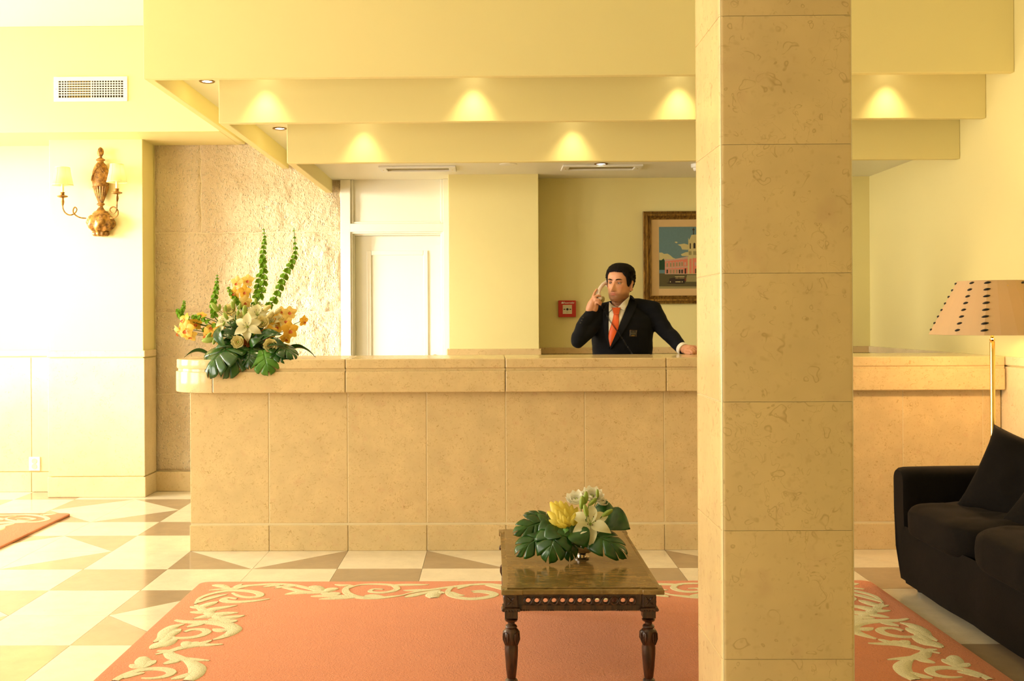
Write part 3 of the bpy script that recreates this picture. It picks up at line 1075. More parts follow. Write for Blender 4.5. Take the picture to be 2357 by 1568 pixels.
def apron(p0, p1, n, nrm):
    """fretted rail: plate pierced by a row of round holes, overlaid rings and a beaded lower edge"""
    p0, p1 = Vector(p0), Vector(p1)
    u = (p1 - p0).normalized()
    nrm = Vector(nrm)
    L = (p1 - p0).length
    mar = .022
    cell = (L - 2 * mar) / n
    zc = (AZ0 + AZ1) / 2 + .004
    hz = cell / 2
    rr = min(.0085, cell * .33)
    m = MB()
    seg = 24

    def V(s, z, t): return p0 + u * s + Vector((0, 0, z)) - nrm * t
    for k in range(n):
        c = mar + (k + .5) * cell
        outer, inner = [], []
        for q in range(seg):
            a = 2 * PI * q / seg
            ca, sa = math.cos(a), math.sin(a)
            f = 1 / max(abs(ca), abs(sa))
            outer.append((c + ca * f * hz, zc + sa * f * hz))
            inner.append((c + ca * rr, zc + sa * rr))
        vs = [V(s, z, .0) for s, z in outer] + [V(s, z, .0) for s, z in inner] + [V(s, z, .012) for s, z in inner] + [V(s, z, .012) for s, z in outer]
        fs = []
        for q in range(seg):
            q2 = (q + 1) % seg
            fs += [(q, q2, seg + q2, seg + q), (seg + q, seg + q2, 2 * seg + q2, 2 * seg + q), (2 * seg + q, 2 * seg + q2, 3 * seg + q2, 3 * seg + q)]
        m.add(vs, fs)

    def bar(s0, s1, z0, z1, t0, t1):
        c = [V(s0, z0, t0), V(s1, z0, t0), V(s1, z0, t1), V(s0, z0, t1), V(s0, z1, t0), V(s1, z1, t0), V(s1, z1, t1), V(s0, z1, t1)]
        m.add(c, [(0, 3, 2, 1), (4, 5, 6, 7), (0, 1, 5, 4), (1, 2, 6, 5), (2, 3, 7, 6), (3, 0, 4, 7)])
    bar(0, L, zc + hz, AZ1, -.004, .012)
    bar(0, L, AZ0, zc - hz, -.004, .012)
    bar(0, mar, zc - hz, zc + hz, -.002, .012)
    bar(L - mar, L, zc - hz, zc + hz, -.002, .012)
    a_ = m.build('apron', MAT['wood'], tb)
    ring = MB()
    for k in range(n):
        c = mar + (k + .5) * cell
        r0 = hz * 1.02
        pts = [V(c + math.cos(2 * PI * q / 20) * r0 * .86, zc + math.sin(2 * PI * q / 20) * r0 * .86, -.002 - .0012 * (k % 2)) for q in range(21)]
        ring.tube(pts, [.0035] * 21, 6, cap=False)
    tag(ring.build('fret_rings', MAT['wood'], a_, smooth=True), kind='stuff')
    bd = MB()
    nb = int(L / .0085)
    for k in range(nb):
        if (k // 5) % 2: continue
        bd.ball(V((k + .5) * L / nb, AZ0 + .002, -.004), .0033, 6, 5)
    tag(bd.build('beading', MAT['wood'], a_, smooth=True), kind='stuff')


apron((bx0 + BW, by0 + .012, 0), (bx1 - BW, by0 + .012, 0), 13, (0, -1, 0))
apron((bx0 + BW, by1 - .012, 0), (bx1 - BW, by1 - .012, 0), 13, (0, 1, 0))
apron((bx0 + .012, by0 + BW, 0), (bx0 + .012, by1 - BW, 0), 30, (-1, 0, 0))
apron((bx1 - .012, by0 + BW, 0), (bx1 - .012, by1 - BW, 0), 30, (1, 0, 0))

# ================================================================== SOFA, CUSHIONS
def soft_box(x0, x1, y0, y1, z0, z1, e=.32, n=18, wr=.006, seed=0, crown=(0, 0, 0), wave=None):
    """rounded cushion: superellipsoid with gentle creases; crown swells the faces"""
    m = MB()
    c = Vector(((x0 + x1) / 2, (y0 + y1) / 2, (z0 + z1) / 2))
    h = Vector(((x1 - x0) / 2, (y1 - y0) / 2, (z1 - z0) / 2))

    def sp(v, p): return math.copysign(abs(v) ** p, v)
    rows = []
    nu, nv = n * 4, n * 2
    for j in range(nv + 1):
        b = -PI / 2 + PI * j / nv
        row = []
        for k in range(nu):
            a = 2 * PI * k / nu
            d = Vector((sp(math.cos(b), e) * sp(math.cos(a), e), sp(math.cos(b), e) * sp(math.sin(a), e), sp(math.sin(b), e)))
            p = Vector((c.x + d.x * h.x, c.y + d.y * h.y, c.z + d.z * h.z))
            nn = noise.fractal(Vector((p.x * 6 + seed, p.y * 6, p.z * 6)), 1, 2, 3)
            k_ = wr * nn
            if wave: k_ += wave(p, d)
            p += d.normalized() * k_
            row.append(p)
        rows.append(row)
    m.grid(rows, closed=True)
    return m


SX0 = 1.965
sf = thing('sofa', 'black velvet sofa along the right wall', 'sofa', (2.4, 4.3, 0))
ARM0, ARM1 = 5.245, 5.385
AT = .595


def arm_mb(y0, y1):
    m = MB()
    rows = []
    prof = []
    r = .05
    # section in (y, z): rounded top
    for k in range(7):
        a = PI - PI / 2 * k / 6
        prof.append((y0 + r + r * math.cos(a), AT - r + r * math.sin(a)))
    for k in range(7):
        a = PI / 2 - PI / 2 * k / 6
        prof.append((y1 - r + r * math.cos(a), AT - r + r * math.sin(a)))
    sec = [(y0, .045), (y0, .2), (y0, .4)] + prof + [(y1, .4), (y1, .2), (y1, .045)]
    xs = [0, .012, .035, .07, .2, .4, .6, .8, .9]
    for i, dx in enumerate(xs):
        s_ = [0.0, .55, .85, 1, 1, 1, 1, 1, 1][i]
        row = []
        for y, z in sec:
            yc = (y0 + y1) / 2
            x = SX0 + dx + (.035 * max(0, (.30 - z) / .26) ** 1.6 if dx < .5 else 0)
            zz = z if z < .3 else .3 + (z - .3) * (.94 + .06 * s_)
            nn = .004 * noise.noise(Vector((x * 9, y * 9, z * 9)))
            row.append((x + nn, yc + (y - yc) * (.88 + .12 * s_) + nn, zz + nn))
        rows.append(row)
    m.grid(rows)
    n = len(sec)
    m.f.append(tuple(range(n)))
    m.m.append(0)
    return m


arm_mb(ARM0, ARM1).build('arm', MAT['velvet'], sf, smooth=True, angle=60)
arm_mb(2.58, 2.83).build('arm', MAT['velvet'], sf, smooth=True, angle=60)
# base with a bowed front skirt
rows = []
for z in (.045, .06, .12, .2, .28, .32):
    row = []
    for k in range(25):
        y = 2.8 + (5.27 - 2.8) * k / 24
        bow = .018 * math.sin(PI * ((y - 3.95) / .6 % 1)) + .012
        x = SX0 + .03 - .02 * math.sin(PI * (z - .045) / .28) - bow * (.6 if z < .1 else 1) + .004 * noise.noise(Vector((y * 8, z * 8, 1)))
        row.append((x, y, z))
    rows.append(row)
bm_ = MB().grid(rows)
bm_.box(SX0 + .06, XR - .02, 2.82, 5.25, .05, .31)
bm_.build('base', MAT['velvet'], sf, smooth=True)
MB().box(SX0 + .72, XR - .02, 2.6, 5.37, .05, .80).build('backrest', MAT['velvet'], sf, bevel=.05, seg=4, smooth=True)
for cx, cy in ((SX0 + .1, 5.28), (SX0 + .1, 2.7), (XR - .1, 5.28), (XR - .1, 2.7)):
    MB().lathe([(.022, 0), (.026, .05)], 14, (cx, cy, 0)).build('foot', MAT['plastic_black'], sf)


def creases(cy):
    def w(p, d):
        if d.z < .3: return 0
        q = (p.y - cy) * 34 + 5 * noise.noise(Vector((p.x * 4, p.y * 5, cy)))
        return .0055 * math.sin(q) * max(0, 1 - abs(p.x - SX0 - .22) / .3)
    return w


edges = [5.25, 4.56, 3.88, 3.30, 2.82]
for k in range(4):
    a, b = edges[k + 1], edges[k]
    soft_box(SX0 - .028, SX0 + .74, a - .006, b + .006, .27, .475 - (.02 if k == 0 else 0), .42, 16, .010, k * 7, wave=creases((a + b) / 2)).build('seat_cushion', MAT['velvet'], sf, smooth=True, angle=180)
    soft_box(SX0 + .56, SX0 + .76, a + .01, b - .01, .46, .84, .5, 12, .012, 30 + k).build('back_cushion', MAT['velvet'], sf, smooth=True, angle=180)


def pillow(label, loc, rot, size, seed):
    m = MB()
    n = 22
    for side in (1, -1):
        rows = []
        for j in range(n + 1):
            v = -1 + 2 * j / n
            row = []
            for i in range(n + 1):
                u = -1 + 2 * i / n
                pu = u * (1 - .10 * (1 - v * v) * u * u)
                pv = v * (1 - .10 * (1 - u * u) * v * v)
                t = ((1 - u ** 4) * (1 - v ** 4)) ** .55 * .085
                t += .010 * noise.noise(Vector((u * 3 + seed, v * 3, side))) * (1 - u * u) * (1 - v * v)
                row.append((pu * size / 2, side * t, pv * size / 2))
            rows.append(row if side == 1 else row[::-1])
        m.grid(rows)
    me = m.mesh('throw_pillow', MAT['velvet'], smooth=True, weld=.0005, angle=180)
    o = put('throw_pillow', me)
    o.matrix_basis = Matrix.Translation(loc) @ rot
    return tag(o, label, 'pillow', 'black velvet throw pillows')


def facing(n_, roll=0):
    """matrix whose local -Y looks along n_, local Z up"""
    n_ = Vector(n_).normalized()
    y = -n_
    x = y.cross(Vector((0, 0, 1))).normalized()
    z = x.cross(y)
    m = Matrix((x, y, z)).transposed().to_4x4()
    return m @ Matrix.Rotation(roll, 4, 'Y')


pillow('large black throw pillow leaning in the far corner of the sofa', on_y(2350, 1112, 4.93), facing((-.62, -.72, .42), R(17)), .43, 3)
pillow('black throw pillow at the right edge, in front of the larger one', on_y(2425, 1222, 4.62) + Vector((0, 0, .02)), facing((-.72, -.55, .5), R(24)), .40, 9)

# ================================================================== FLOOR LAMP
LP = on_y(2284, 768, 5.62)
LX, LY = LP.x, LP.y
lamp = thing('floor_lamp', 'brass floor lamp with a tan shade laced in black, behind the sofa', 'lamp', (LX, LY, 0))
MB().lathe([(.0, .0), (.125, .0), (.13, .006), (.125, .016), (.04, .026), (.022, .04), (.012, .06)], 32, (LX, LY, 0)).build('base', MAT['brass'], lamp, smooth=True)
zb = on_y(2284, 770, LY).z
zt = on_y(2284, 647, LY).z
MB().lathe([(.0125, .05), (.0125, zb - .04), (.011, zb - .034), (.0135, zb - .03), (.0135, zb - .024), (.007, zb - .018), (.010, zb - .012), (.006, zb - .004), (.006, zb + .1)], 20,
           (LX, LY, 0)).build('pole', MAT['brass'], lamp, smooth=True)
angs = [a - 24.4 for a in (-84, -33, -7, 55, 96, 147, 173, 235)]
RB_, RT_ = .30, .163


def shade_pt(a, t, r=1.0):
    a = R(a)
    q = RB_ + (RT_ - RB_) * t
    return Vector((LX + math.sin(a) * q * r, LY - math.cos(a) * q * r, zb + (zt - zb) * t))


m = MB()
rows = []
for t in (0, 1):
    row = []
    for a, b in zip(angs, angs[1:] + [angs[0] + 360]):
        row.append(shade_pt(a, t))
        for s in (.25, .5, .75):                         # slightly bowed panels
            p = shade_pt(a, t).lerp(shade_pt(b, t), s)
            q = shade_pt(a + (b - a) * s, t)
            row.append(p.lerp(q, .55))
    rows.append(row)
m.grid(rows, closed=True)
shd = m.build('lamp_shade', MAT['lamp_shade'], lamp, solid=.002)
wires = MB()
for t in (.9,):
    for k in range(3):
        a = k * 120
        wires.tube([(LX, LY, zb + (zt - zb) * t), shade_pt(a, t, .97)], .0025, 6)
wires.build('spider', MAT['brass'], lamp)
st_ball = {}
for a in angs:
    for k in range(8):
        t = .955 - k * .915 / 7.4
        p = shade_pt(a, t, 1.004)
        da = 2.0 + (.6 if abs(a + 31.4) < 1 else 0)
        q0, q1 = shade_pt(a - da * 1.6 / (1 - .4 * t) * .8, t - .012, 1.0), shade_pt(a + da * 1.6 / (1 - .4 * t) * .8, t + .012, 1.0)
        s_ = MB().tube([q0, q0.lerp(p, .5), p, q1.lerp(p, .5), q1], [.0015, .0055, .0065, .0055, .0015], 8)
        s_.build('stitch', MAT['plastic_black'], shd, smooth=True)
MB().lathe([(.0, 0), (.012, .01), (.026, .04), (.03, .065), (.02, .09), (0, .098)], 16, (LX, LY, zb + .10)).build('bulb', MAT['bulb'], lamp, smooth=True)
ld = bpy.data.lights.new('lamp_light', 'POINT')
ld.energy = 20
ld.color = (1, .62, .28)
ld.shadow_soft_size = .035
lo_ = bpy.data.objects.new('lamp_light', ld)
COL.objects.link(lo_)
lo_.parent = lamp
lo_.location = (0, 0, zb + .05)

# ================================================================== WALL SCONCE
SCX, SCY = -2.886, YP
sc_ = thing('wall_sconce', 'carved gilt two arm wall sconce with cream shades, on the left pilaster', 'sconce', (SCX, SCY, 2.25))
KS = 1 / 1950.0
ZT = 2.605


def prof(lst): return [(r * KS, ZT - (y - 130) * KS) for y, r in lst][::-1]


def sbody(name, lst, mod=None, sy=.55, n=48):
    p = prof(lst)
    return MB().lathe([(r, z) for r, z in p], n, (SCX, SCY - .035, 0), sy=sy, mod=mod).build(name, MAT['gilt'], sc_, smooth=True, angle=50)


sbody('finial', [(128, 0), (138, 18), (160, 36), (195, 46), (230, 43), (256, 30), (268, 20), (276, 26), (284, 20)],
      lambda a, z: 1 + .11 * math.cos(5 * a + z * 75))
sbody('collar', [(282, 20), (296, 46), (310, 68), (322, 66), (332, 48), (344, 44), (350, 46)])
urn = sbody('urn', [(348, 44), (380, 74), (430, 100), (490, 117), (545, 124), (600, 125), (650, 120), (695, 112), (703, 106)], sy=.6)
g_m = MB()
for k in range(-1, 2, 2):                                 # garland draped from the centre knot
    pts = []
    for q in range(9):
        t = q / 8
        a = -PI / 2 + k * (.15 + 1.15 * t)
        y = 400 + 215 * t ** .9
        r = interp([(348, 44), (380, 74), (430, 100), (490, 117), (545, 124), (600, 125), (650, 120)], y)[0] * KS * 1.02
        pts.append((SCX + r * math.cos(a), SCY - .035 + r * .6 * math.sin(a), ZT - (y - 130) * KS))
    for p in catmull(pts, 2): g_m.ball(p, .0065 + random.uniform(-.001, .0015), 6, 5)
for k in range(9):
    a = k * 2 * PI / 9
    g_m.ball((SCX + .012 * math.cos(a), SCY - .035 - .053, ZT - 280 * KS + .012 * math.sin(a)), .0065, 6, 5)
g_m.build('garland', MAT['gilt'], urn, smooth=True)
sbody('fluted_cup', [(700, 112), (706, 116), (716, 112), (740, 106), (790, 90), (850, 68), (905, 48), (936, 36)],
      lambda a, z: 1 + .07 * math.cos(18 * a), sy=.6, n=108)
sbody('neck', [(934, 34), (944, 52), (956, 60), (968, 54), (980, 34), (1000, 34), (1025, 48), (1045, 64), (1058, 70)])
sbody('shoulder', [(1052, 70), (1062, 96), (1070, 106), (1078, 104), (1086, 118), (1098, 128), (1110, 124), (1118, 132)])


def swirl(a, z):
    return 1 + .10 * math.cos(7 * a + (ZT - z) * 40) + .04 * math.sin(13 * a - (ZT - z) * 60)


sbody('carved_bowl', [(1112, 128), (1135, 158), (1170, 182), (1215, 194), (1260, 192), (1300, 172), (1335, 132), (1356, 104)], swirl, .62, 84)
sbody('foot', [(1350, 96), (1362, 112), (1380, 122), (1402, 116), (1420, 94), (1426, 0)], lambda a, z: 1 + .07 * math.cos(11 * a), .6, 66)


def sz(x, y, d=0.0):
    return Vector((SCX + (x - 815) * KS, SCY - .035 - d, ZT - (y - 130) * KS))


def sconce_arm(path, cx, cup_y, can_y, sh_t, sh_b, wt, wb_, dep):
    m = MB().tube(catmull([sz(x, y, d) for x, y, d in path], 5), .0052, 8)
    a_ = m.build('arm', MAT['gilt'], sc_, smooth=True)
    c = sz(cx, cup_y, dep)
    y_ = SCY - .035 - dep
    # twisted stem, drip cup
    MB().lathe([(0.004, -.070), (.009, -.062), (.0115, -.04), (.0095, -.02), (.010, -.012), (.020, -.010), (.036, -.004), (.039, .002), (.030, .007), (.012, .010),
                (.015, .016), (.011, .020), (.016, .026), (.014, .031)], 24, tuple(c), mod=lambda a, z: 1 + (.14 * math.cos(3 * a + (z) * 160) if z < -.014 else 0)).build('drip_cup', MAT['gilt'], a_, smooth=True)
    zb_ = sz(cx, sh_b).z
    zt_ = sz(cx, sh_t).z
    MB().lathe([(.0095, .03), (.0095, zb_ - c.z + .03), (.006, zb_ - c.z + .035)], 16, tuple(c)).build('candle_sleeve', MAT['candle'], a_, smooth=True)
    MB().lathe([(.0, 0), (.008, .004), (.014, .02), (.012, .035), (.004, .055), (0, .06)], 12, (c.x, y_, zb_ + .035)).build('bulb', MAT['bulb'], a_, smooth=True)
    n = 32
    rows = []
    rb, rt = wb_ * KS, wt * KS
    for k in range(7):
        t = k / 6
        r = rt + (rb - rt) * (1 - t) ** 1.25
        rows.append([(c.x + r * math.cos(2 * PI * q / n), y_ + r * math.sin(2 * PI * q / n), zb_ + (zt_ - zb_) * t) for q in range(n)])
    s_o = MB().grid(rows, closed=True).build('lamp_shade', MAT['sconce_shade'], a_, smooth=True)
    tr = MB()
    for r, z in ((rb, zb_), (rt, zt_)):
        tr.tube([(c.x + r * math.cos(2 * PI * q / n), y_ + r * math.sin(2 * PI * q / n), z) for q in range(n + 1)], .0022, 5, cap=False)
    for q in range(6):
        a = 2 * PI * (q + .2) / 6
        tr.tube([(c.x + (rt + (rb - rt) * (1 - t) ** 1.25 + .0006) * math.cos(a), y_ + (rt + (rb - rt) * (1 - t) ** 1.25 + .0006) * math.sin(a), zb_ + (zt_ - zb_) * t) for t in (0, .25, .5, .75, 1)], .0011, 4)
    tr.build('shade_piping', MAT['candle'], a_)
    d = bpy.data.lights.new('sconce_light', 'POINT')
    d.energy = 1.4
    d.color = (1, .72, .34)
    d.shadow_soft_size = .02
    o = bpy.data.objects.new('sconce_light', d)
    COL.objects.link(o)
    o.parent = sc_
    o.matrix_parent_inverse = Matrix.Translation(-Vector(sc_.location))
    o.location = (c.x, y_, zb_ + .075)


sconce_arm([(640, 1168, .05), (570, 1163, .06), (515, 1135, .075), (480, 1090, .085), (484, 1042, .09), (508, 1015, .09), (528, 1045, .085), (502, 1098, .085), (440, 1128, .09),
            (380, 1104, .095), (346, 1050, .10), (337, 990, .10)], 337, 862, 700, 450, 700, 100, 146, .10)
sconce_arm([(985, 1168, .05), (1050, 1164, .06), (1108, 1128, .075), (1121, 1075, .085), (1100, 1040, .09), (1058, 1014, .09), (1012, 1040, .09), (1010, 1080, .085), (1048, 1108, .085),
            (1090, 1084, .09), (1110, 1030, .095), (1116, 945, .10)], 1118, 815, 665, 410, 662, 92, 142, .10)

# ================================================================== AIR GRILLE ON THE BULKHEAD
gx0, gx1, gz0, gz1 = -3.112, -2.583, 2.885, 3.063
gr = thing('air_grille', 'white air conditioning grille on the bulkhead above the sconce', 'vent', ((gx0 + gx1) / 2, YK, gz0))
ix0, ix1, iz0, iz1 = gx0 + .036, gx1 - .030, gz0 + .028, gz1 - .030
fr = MB()
fr.box(gx0, gx1, YK - .010, YK, gz0, iz0).box(gx0, gx1, YK - .010, YK, iz1, gz1).box(gx0, ix0, YK - .010, YK, iz0, iz1).box(ix1, gx1, YK - .010, YK, iz0, iz1)
fr.build('frame', MAT['plastic_white'], gr, bevel=.002)
MB().box(ix0, ix1, YK - .0025, YK, iz0, iz1).build('dark_backing', MAT['dark'], gr)  # flat dark sheet, painted as the shade inside the duct
xm = ix0 + (ix1 - ix0) * .507
for k in range(6):
    z = iz0 + (iz1 - iz0) * (k + 1) / 7 + .002
    MB().box(ix0, ix1, YK - .0095, YK - .007, z - .0034, z + .0034).build('slat', MAT['plastic_white'], gr)
MB().box(xm - .003, xm + .003, YK - .0097, YK - .003, iz0, iz1).build('centre_bar', MAT['plastic_white'], gr)
for k in range(1, 24):
    x = ix0 + (ix1 - ix0) * k / 24
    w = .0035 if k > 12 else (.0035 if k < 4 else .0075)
    o = MB().box(x - w, x + w * .6, YK - .0066, YK - .0028, iz0, iz1).build('blade', MAT['plastic_white'] if k > 12 or k < 4 else MAT['duct'], gr)  # olive blades hold the shade of the duct in their colour
for x in (gx0 + .018, gx1 - .014):
    MB().ball((x, YK - .010, (gz0 + gz1) / 2), (.003, .0015, .003), 8, 6).build('screw', MAT['duct'], gr)

# ================================================================== RECESSED LIGHTS
def downlight(label, x, y, z, power, show=True, cone=78):
    t = thing('downlight', label, 'downlight', (x, y, z), 'recessed downlights in the stepped ceiling')
    MB().lathe([(.030, -.001), (.047, -.001), (.048, -.004), (.044, -.007), (.032, -.005), (.030, -.001)], 28, (x, y, z), close=False).build('trim_ring', MAT['gilt_frame'] if show else MAT['plastic_white'], t, smooth=True)
    MB().lathe([(0, -.0012), (.030, -.0012), (.030, -.0032), (0, -.0036)], 24, (x, y, z)).build('lens', MAT['bulb'], t, smooth=True)
    d = bpy.data.lights.new('downlight_beam', 'SPOT')
    d.energy = power
    d.color = (1, .78, .42)
    d.spot_size = R(cone)
    d.spot_blend = .95
    d.shadow_soft_size = .03
    o = bpy.data.objects.new('downlight_beam', d)
    COL.objects.link(o)
    o.parent = t
    o.location = (0, 0, -.012)


DLP = 20
for k, px in enumerate((612, 1090, 1562, 2040)):
    x = on_y(px, 250, 6.4435).x
    downlight(['leftmost downlight in the front run of the outer ceiling slot', 'second downlight from the left in the front run of the outer ceiling slot',
               'third downlight from the left in the front run of the outer ceiling slot', 'rightmost downlight in the front run of the outer ceiling slot, right of the pillar'][k], x, 6.355, 2.79, DLP)
for k, px in enumerate((838, 1318, 1800)):
    x = on_y(px, 340, 6.801).x
    downlight(['leftmost downlight in the front run of the inner ceiling slot', 'middle downlight in the front run of the inner ceiling slot',
               'downlight in the front run of the inner ceiling slot, behind the pillar'][k], x, 6.713, 2.605, DLP * .8)
downlight('lit downlight in the left arm of the outer ceiling slot', -1.733, 6.733, 2.79, DLP * .8)
downlight('lit downlight in the left arm of the inner ceiling slot', -1.406, 7.358, 2.605, DLP * .7)
downlight('lit downlight in the low ceiling above the man', .776, 7.62, 2.389, DLP * .5)

# flat rectangular fittings, round cover and smoke detector on the low ceiling
for k, (x0, x1) in enumerate(((-.775, -.235), (.515, 1.075))):
    t = thing('ceiling_fitting', ['white rectangular ceiling fitting above the door side', 'white rectangular ceiling fitting above the man'][k], 'fitting', ((x0 + x1) / 2, 7.78, 2.389))
    z = 2.389
    m = MB()
    y0, y1 = 7.66, 7.91
    m.box(x0, x1, y0, y0 + .045, z - .014, z).box(x0, x1, y1 - .045, y1, z - .014, z).box(x0, x0 + .05, y0 + .045, y1 - .045, z - .014, z).box(x1 - .05, x1, y0 + .045, y1 - .045, z - .014, z)
    m.build('frame', MAT['plastic_white'], t, bevel=.003)
    MB().box(x0 + .05, x1 - .05, y0 + .045, y1 - .045, z - .003, z).build('diffuser', MAT['duct'], t)
    for q in (x0 + .025, x1 - .025):
        MB().ball((q, (y0 + y1) / 2, z - .014), (.005, .005, .002), 8, 6).build('screw', MAT['brass'], t)
t = MB().lathe([(0, -.004), (.055, -.004), (.062, -.002), (.062, 0), (0, 0)], 32, (.133, 7.62, 2.389)).build('ceiling_cover', MAT['plastic_white'], smooth=True)
tag(t, 'round white cover plate on the low ceiling above the counter', 'cover')
t = MB().lathe([(0, -.05), (.028, -.048), (.034, -.04), (.036, -.028), (.046, -.026), (.05, -.018), (.05, 0), (0, 0)], 28, (1.46, 7.68, 2.389)).build('smoke_detector', MAT['plastic_white'], smooth=True)
tag(t, 'white smoke detector half hidden by the pillar', 'detector')

# ================================================================== WALL OUTLET
ox0, ox1, oz0, oz1 = -3.553, -3.467, .163, .270
ot = thing('wall_outlet', 'white double wall socket low on the left wall', 'socket', (-3.51, YB, oz0))
yo = YB - .0112
MB().box(ox0, ox1, yo - .010, yo, oz0, oz1).build('plate', MAT['plastic_white'], ot, bevel=.003)
for z in (.196, .238):
    MB().lathe([(.012, 0), (.019, 0), (.020, .002), (.019, .004), (.012, .003)], 24).build('socket_ring', MAT['candle'], ot, smooth=True, world=False).matrix_basis = \
        Matrix.Translation((-3.51 + 3.51, yo - .010 - YB, z - oz0)) @ Matrix.Rotation(PI / 2, 4, 'X')
    for k in (-1, 0, 1):
        MB().ball((-3.51 + k * .0075, yo - .0105, z), (.0022, .001, .0022), 8, 6).build('dark_dot', MAT['dark'], ot)  # socket holes drawn as dark dots, their shade is only colour

# ================================================================== FIRE CALL POINT
def text_mesh(body, size, mat, bold=0.0):
    cu = bpy.data.curves.new('lettering', 'FONT')
    cu.body = body
    cu.size = size
    cu.extrude = .0004
    cu.offset = bold
    cu.align_x = 'CENTER'
    o = bpy.data.objects.new('lettering', cu)
    COL.objects.link(o)
    dg = bpy.context.evaluated_depsgraph_get()
    me = bpy.data.meshes.new_from_object(o.evaluated_get(dg))
    bpy.data.objects.remove(o)
    bpy.data.curves.remove(cu)
    me.materials.clear()
    me.materials.append(mat)
    return me


UP = Matrix.Rotation(PI / 2, 4, 'X')
fx0, fx1, fz0, fz1 = .523, .657, 1.325, 1.452
fa = thing('fire_call_point', 'red fire alarm call point on the wall behind the man', 'fire alarm', ((fx0 + fx1) / 2, YB, fz0))
MB().box(fx0, fx1, YB - .042, YB, fz0, fz1).build('housing', MAT['red'], fa, bevel=.004)
MB().box(fx0 + .033, fx1 - .031, YB - .0445, YB - .041, fz0 + .024, fz1 - .034).build('face', MAT['call_face'], fa, bevel=.002)
fcx, fcz = (fx0 + fx1) / 2 + .001, fz0 + .0595
bt = MB().lathe([(0, 0), (.0092, 0), (.0092, .003), (.007, .0045), (0, .0045)], 24)
o = put('button', bt.mesh('button', MAT['plastic_black'], smooth=True), fa, world=False)
o.matrix_basis = Matrix.Translation((fcx - fa.location.x, -.0445, fcz - fz0)) @ UP
for s in (-1, 1):
    pts = [(s * .030, -.003), (s * .021, -.003), (s * .021, -.0065), (s * .0145, 0), (s * .021, .0065), (s * .021, .003), (s * .030, .003)]
    if s > 0: pts = pts[::-1]
    o = put('arrow', MB().prism(pts, 0, .0008).mesh('arrow', MAT['plastic_black']), fa, world=False)
    o.matrix_basis = Matrix.Translation((fcx - fa.location.x, -.0445, fcz - fz0)) @ UP
o = put('lettering', text_mesh('Feuerwehr', .0185, MAT['plastic_white'], .0003), fa, world=False)
o.matrix_basis = Matrix.Translation((.014, -.0425, fz1 - fz0 - .024)) @ UP
o = put('house_mark', MB().prism([(-.008, -.006), (.008, -.006), (.008, .002), (0, .009), (-.008, .002)], 0, .0008).mesh('house_mark', MAT['plastic_white']), fa, world=False)
o.matrix_basis = Matrix.Translation((-.036, -.0425, fz1 - fz0 - .018)) @ UP
o = put('thumb_mark', MB().tube([(-.004, -.006, 0), (-.004, .002, 0), (0, .006, 0), (.004, .002, 0), (.004, -.006, 0)], .0008, 5).mesh('thumb_mark', MAT['duct']), fa, world=False)
o.matrix_basis = Matrix.Translation((fcx - fa.location.x - .001, -.0448, fcz - fz0 - .022)) @ UP

# ================================================================== FRAMED PICTURE
fx, fz0, fz1 = 1.174, 1.423, 2.129
fw = .80
pc = thing('framed_picture', 'painting of a pink palace and vintage car in a bronze gilt frame', 'picture', (fx + fw / 2, YB, fz0))
fwid = .063


def frame_side(p0, p1, inn):
    """mitred moulding between outer corners p0 and p1; inn points to the picture centre"""
    p0, p1, inn = Vector(p0), Vector(p1), Vector(inn)
    u = (p1 - p0).normalized()
    sec = [(0, 0), (0, .028), (.006, .036), (.012, .030), (.016, .030), (.022, .046), (.034, .044), (.042, .030), (.047, .032), (.052, .024), (.058, .026), (fwid, .018), (fwid, 0)]
    m = MB()
    rows = []
    for s, h in sec:
        a = p0 + inn * s + u * s - Vector((0, h, 0))
        b = p1 + inn * s - u * s - Vector((0, h, 0))
        rows.append([a, b])
    m.grid(rows)
    return m


yw = YB - .001
cor = [(fx, yw, fz0), (fx + fw, yw, fz0), (fx + fw, yw, fz1), (fx, yw, fz1)]
for k, inn in enumerate(((0, 0, 1), (-1, 0, 0), (0, 0, -1), (1, 0, 0))):
    frame_side(cor[k], cor[(k + 1) % 4], inn).build('frame_side', MAT['gilt_frame'], pc)
MAT['mat_board'] = m_plain('buff mount board', (.66, .44, .19), .8)
MB().box(fx + .055, fx + fw - .055, YB - .020, YB - .004, fz0 + .055, fz1 - .055).build('mount', MAT['mat_board'], pc)


def pz(x, y):
    return on_y(1460 + x / 6.272, 470 + y / 6.272, YB - .021)


ink = {}


def paint_mat(c):
    if c not in ink: ink[c] = m_plain('picture paint', c, .6, .08, 60)
    return ink[c]


p0, p1 = pz(360, 1220), pz(360, 330)
pw0, pw1 = p0.x, fx + fw - (p0.x - fx)
pmid = (pw0 + pw1) / 2
cv = MB().box(pw0, pw1, YB - .0222, YB - .0195, p0.z, p1.z).build('canvas', paint_mat((.115, .20, .21)), pc)
shapes = []
CREAM, PINK, DKP, GRN, ASP, BLK, COBB = (.55, .46, .20), (.68, .20, .12), (.52, .33, .23), (.012, .045, .012), (.085, .068, .024), (.02, .010, .006), (.30, .25, .10)
shapes.append((CREAM, [(360, 700), (400, 700), (430, 720), (480, 715), (520, 740), (560, 775), (600, 790), (360, 810)]))
shapes.append((CREAM, [(625, 585), (690, 575), (720, 570), (775, 585), (790, 640), (770, 660), (690, 655), (670, 610)]))
shapes.append((CREAM, [(670, 725), (740, 695), (800, 690), (800, 750), (690, 750)]))
shapes.append((CREAM, [(580, 548), (605, 540), (630, 552), (605, 566)]))
shapes.append((GRN, [(360, 805), (385, 815), (410, 795), (425, 785), (440, 830), (440, 950), (360, 950)]))
shapes.append((ASP, [(360, 1000), (1700, 1010), (1700, 1190), (360, 1190)]))
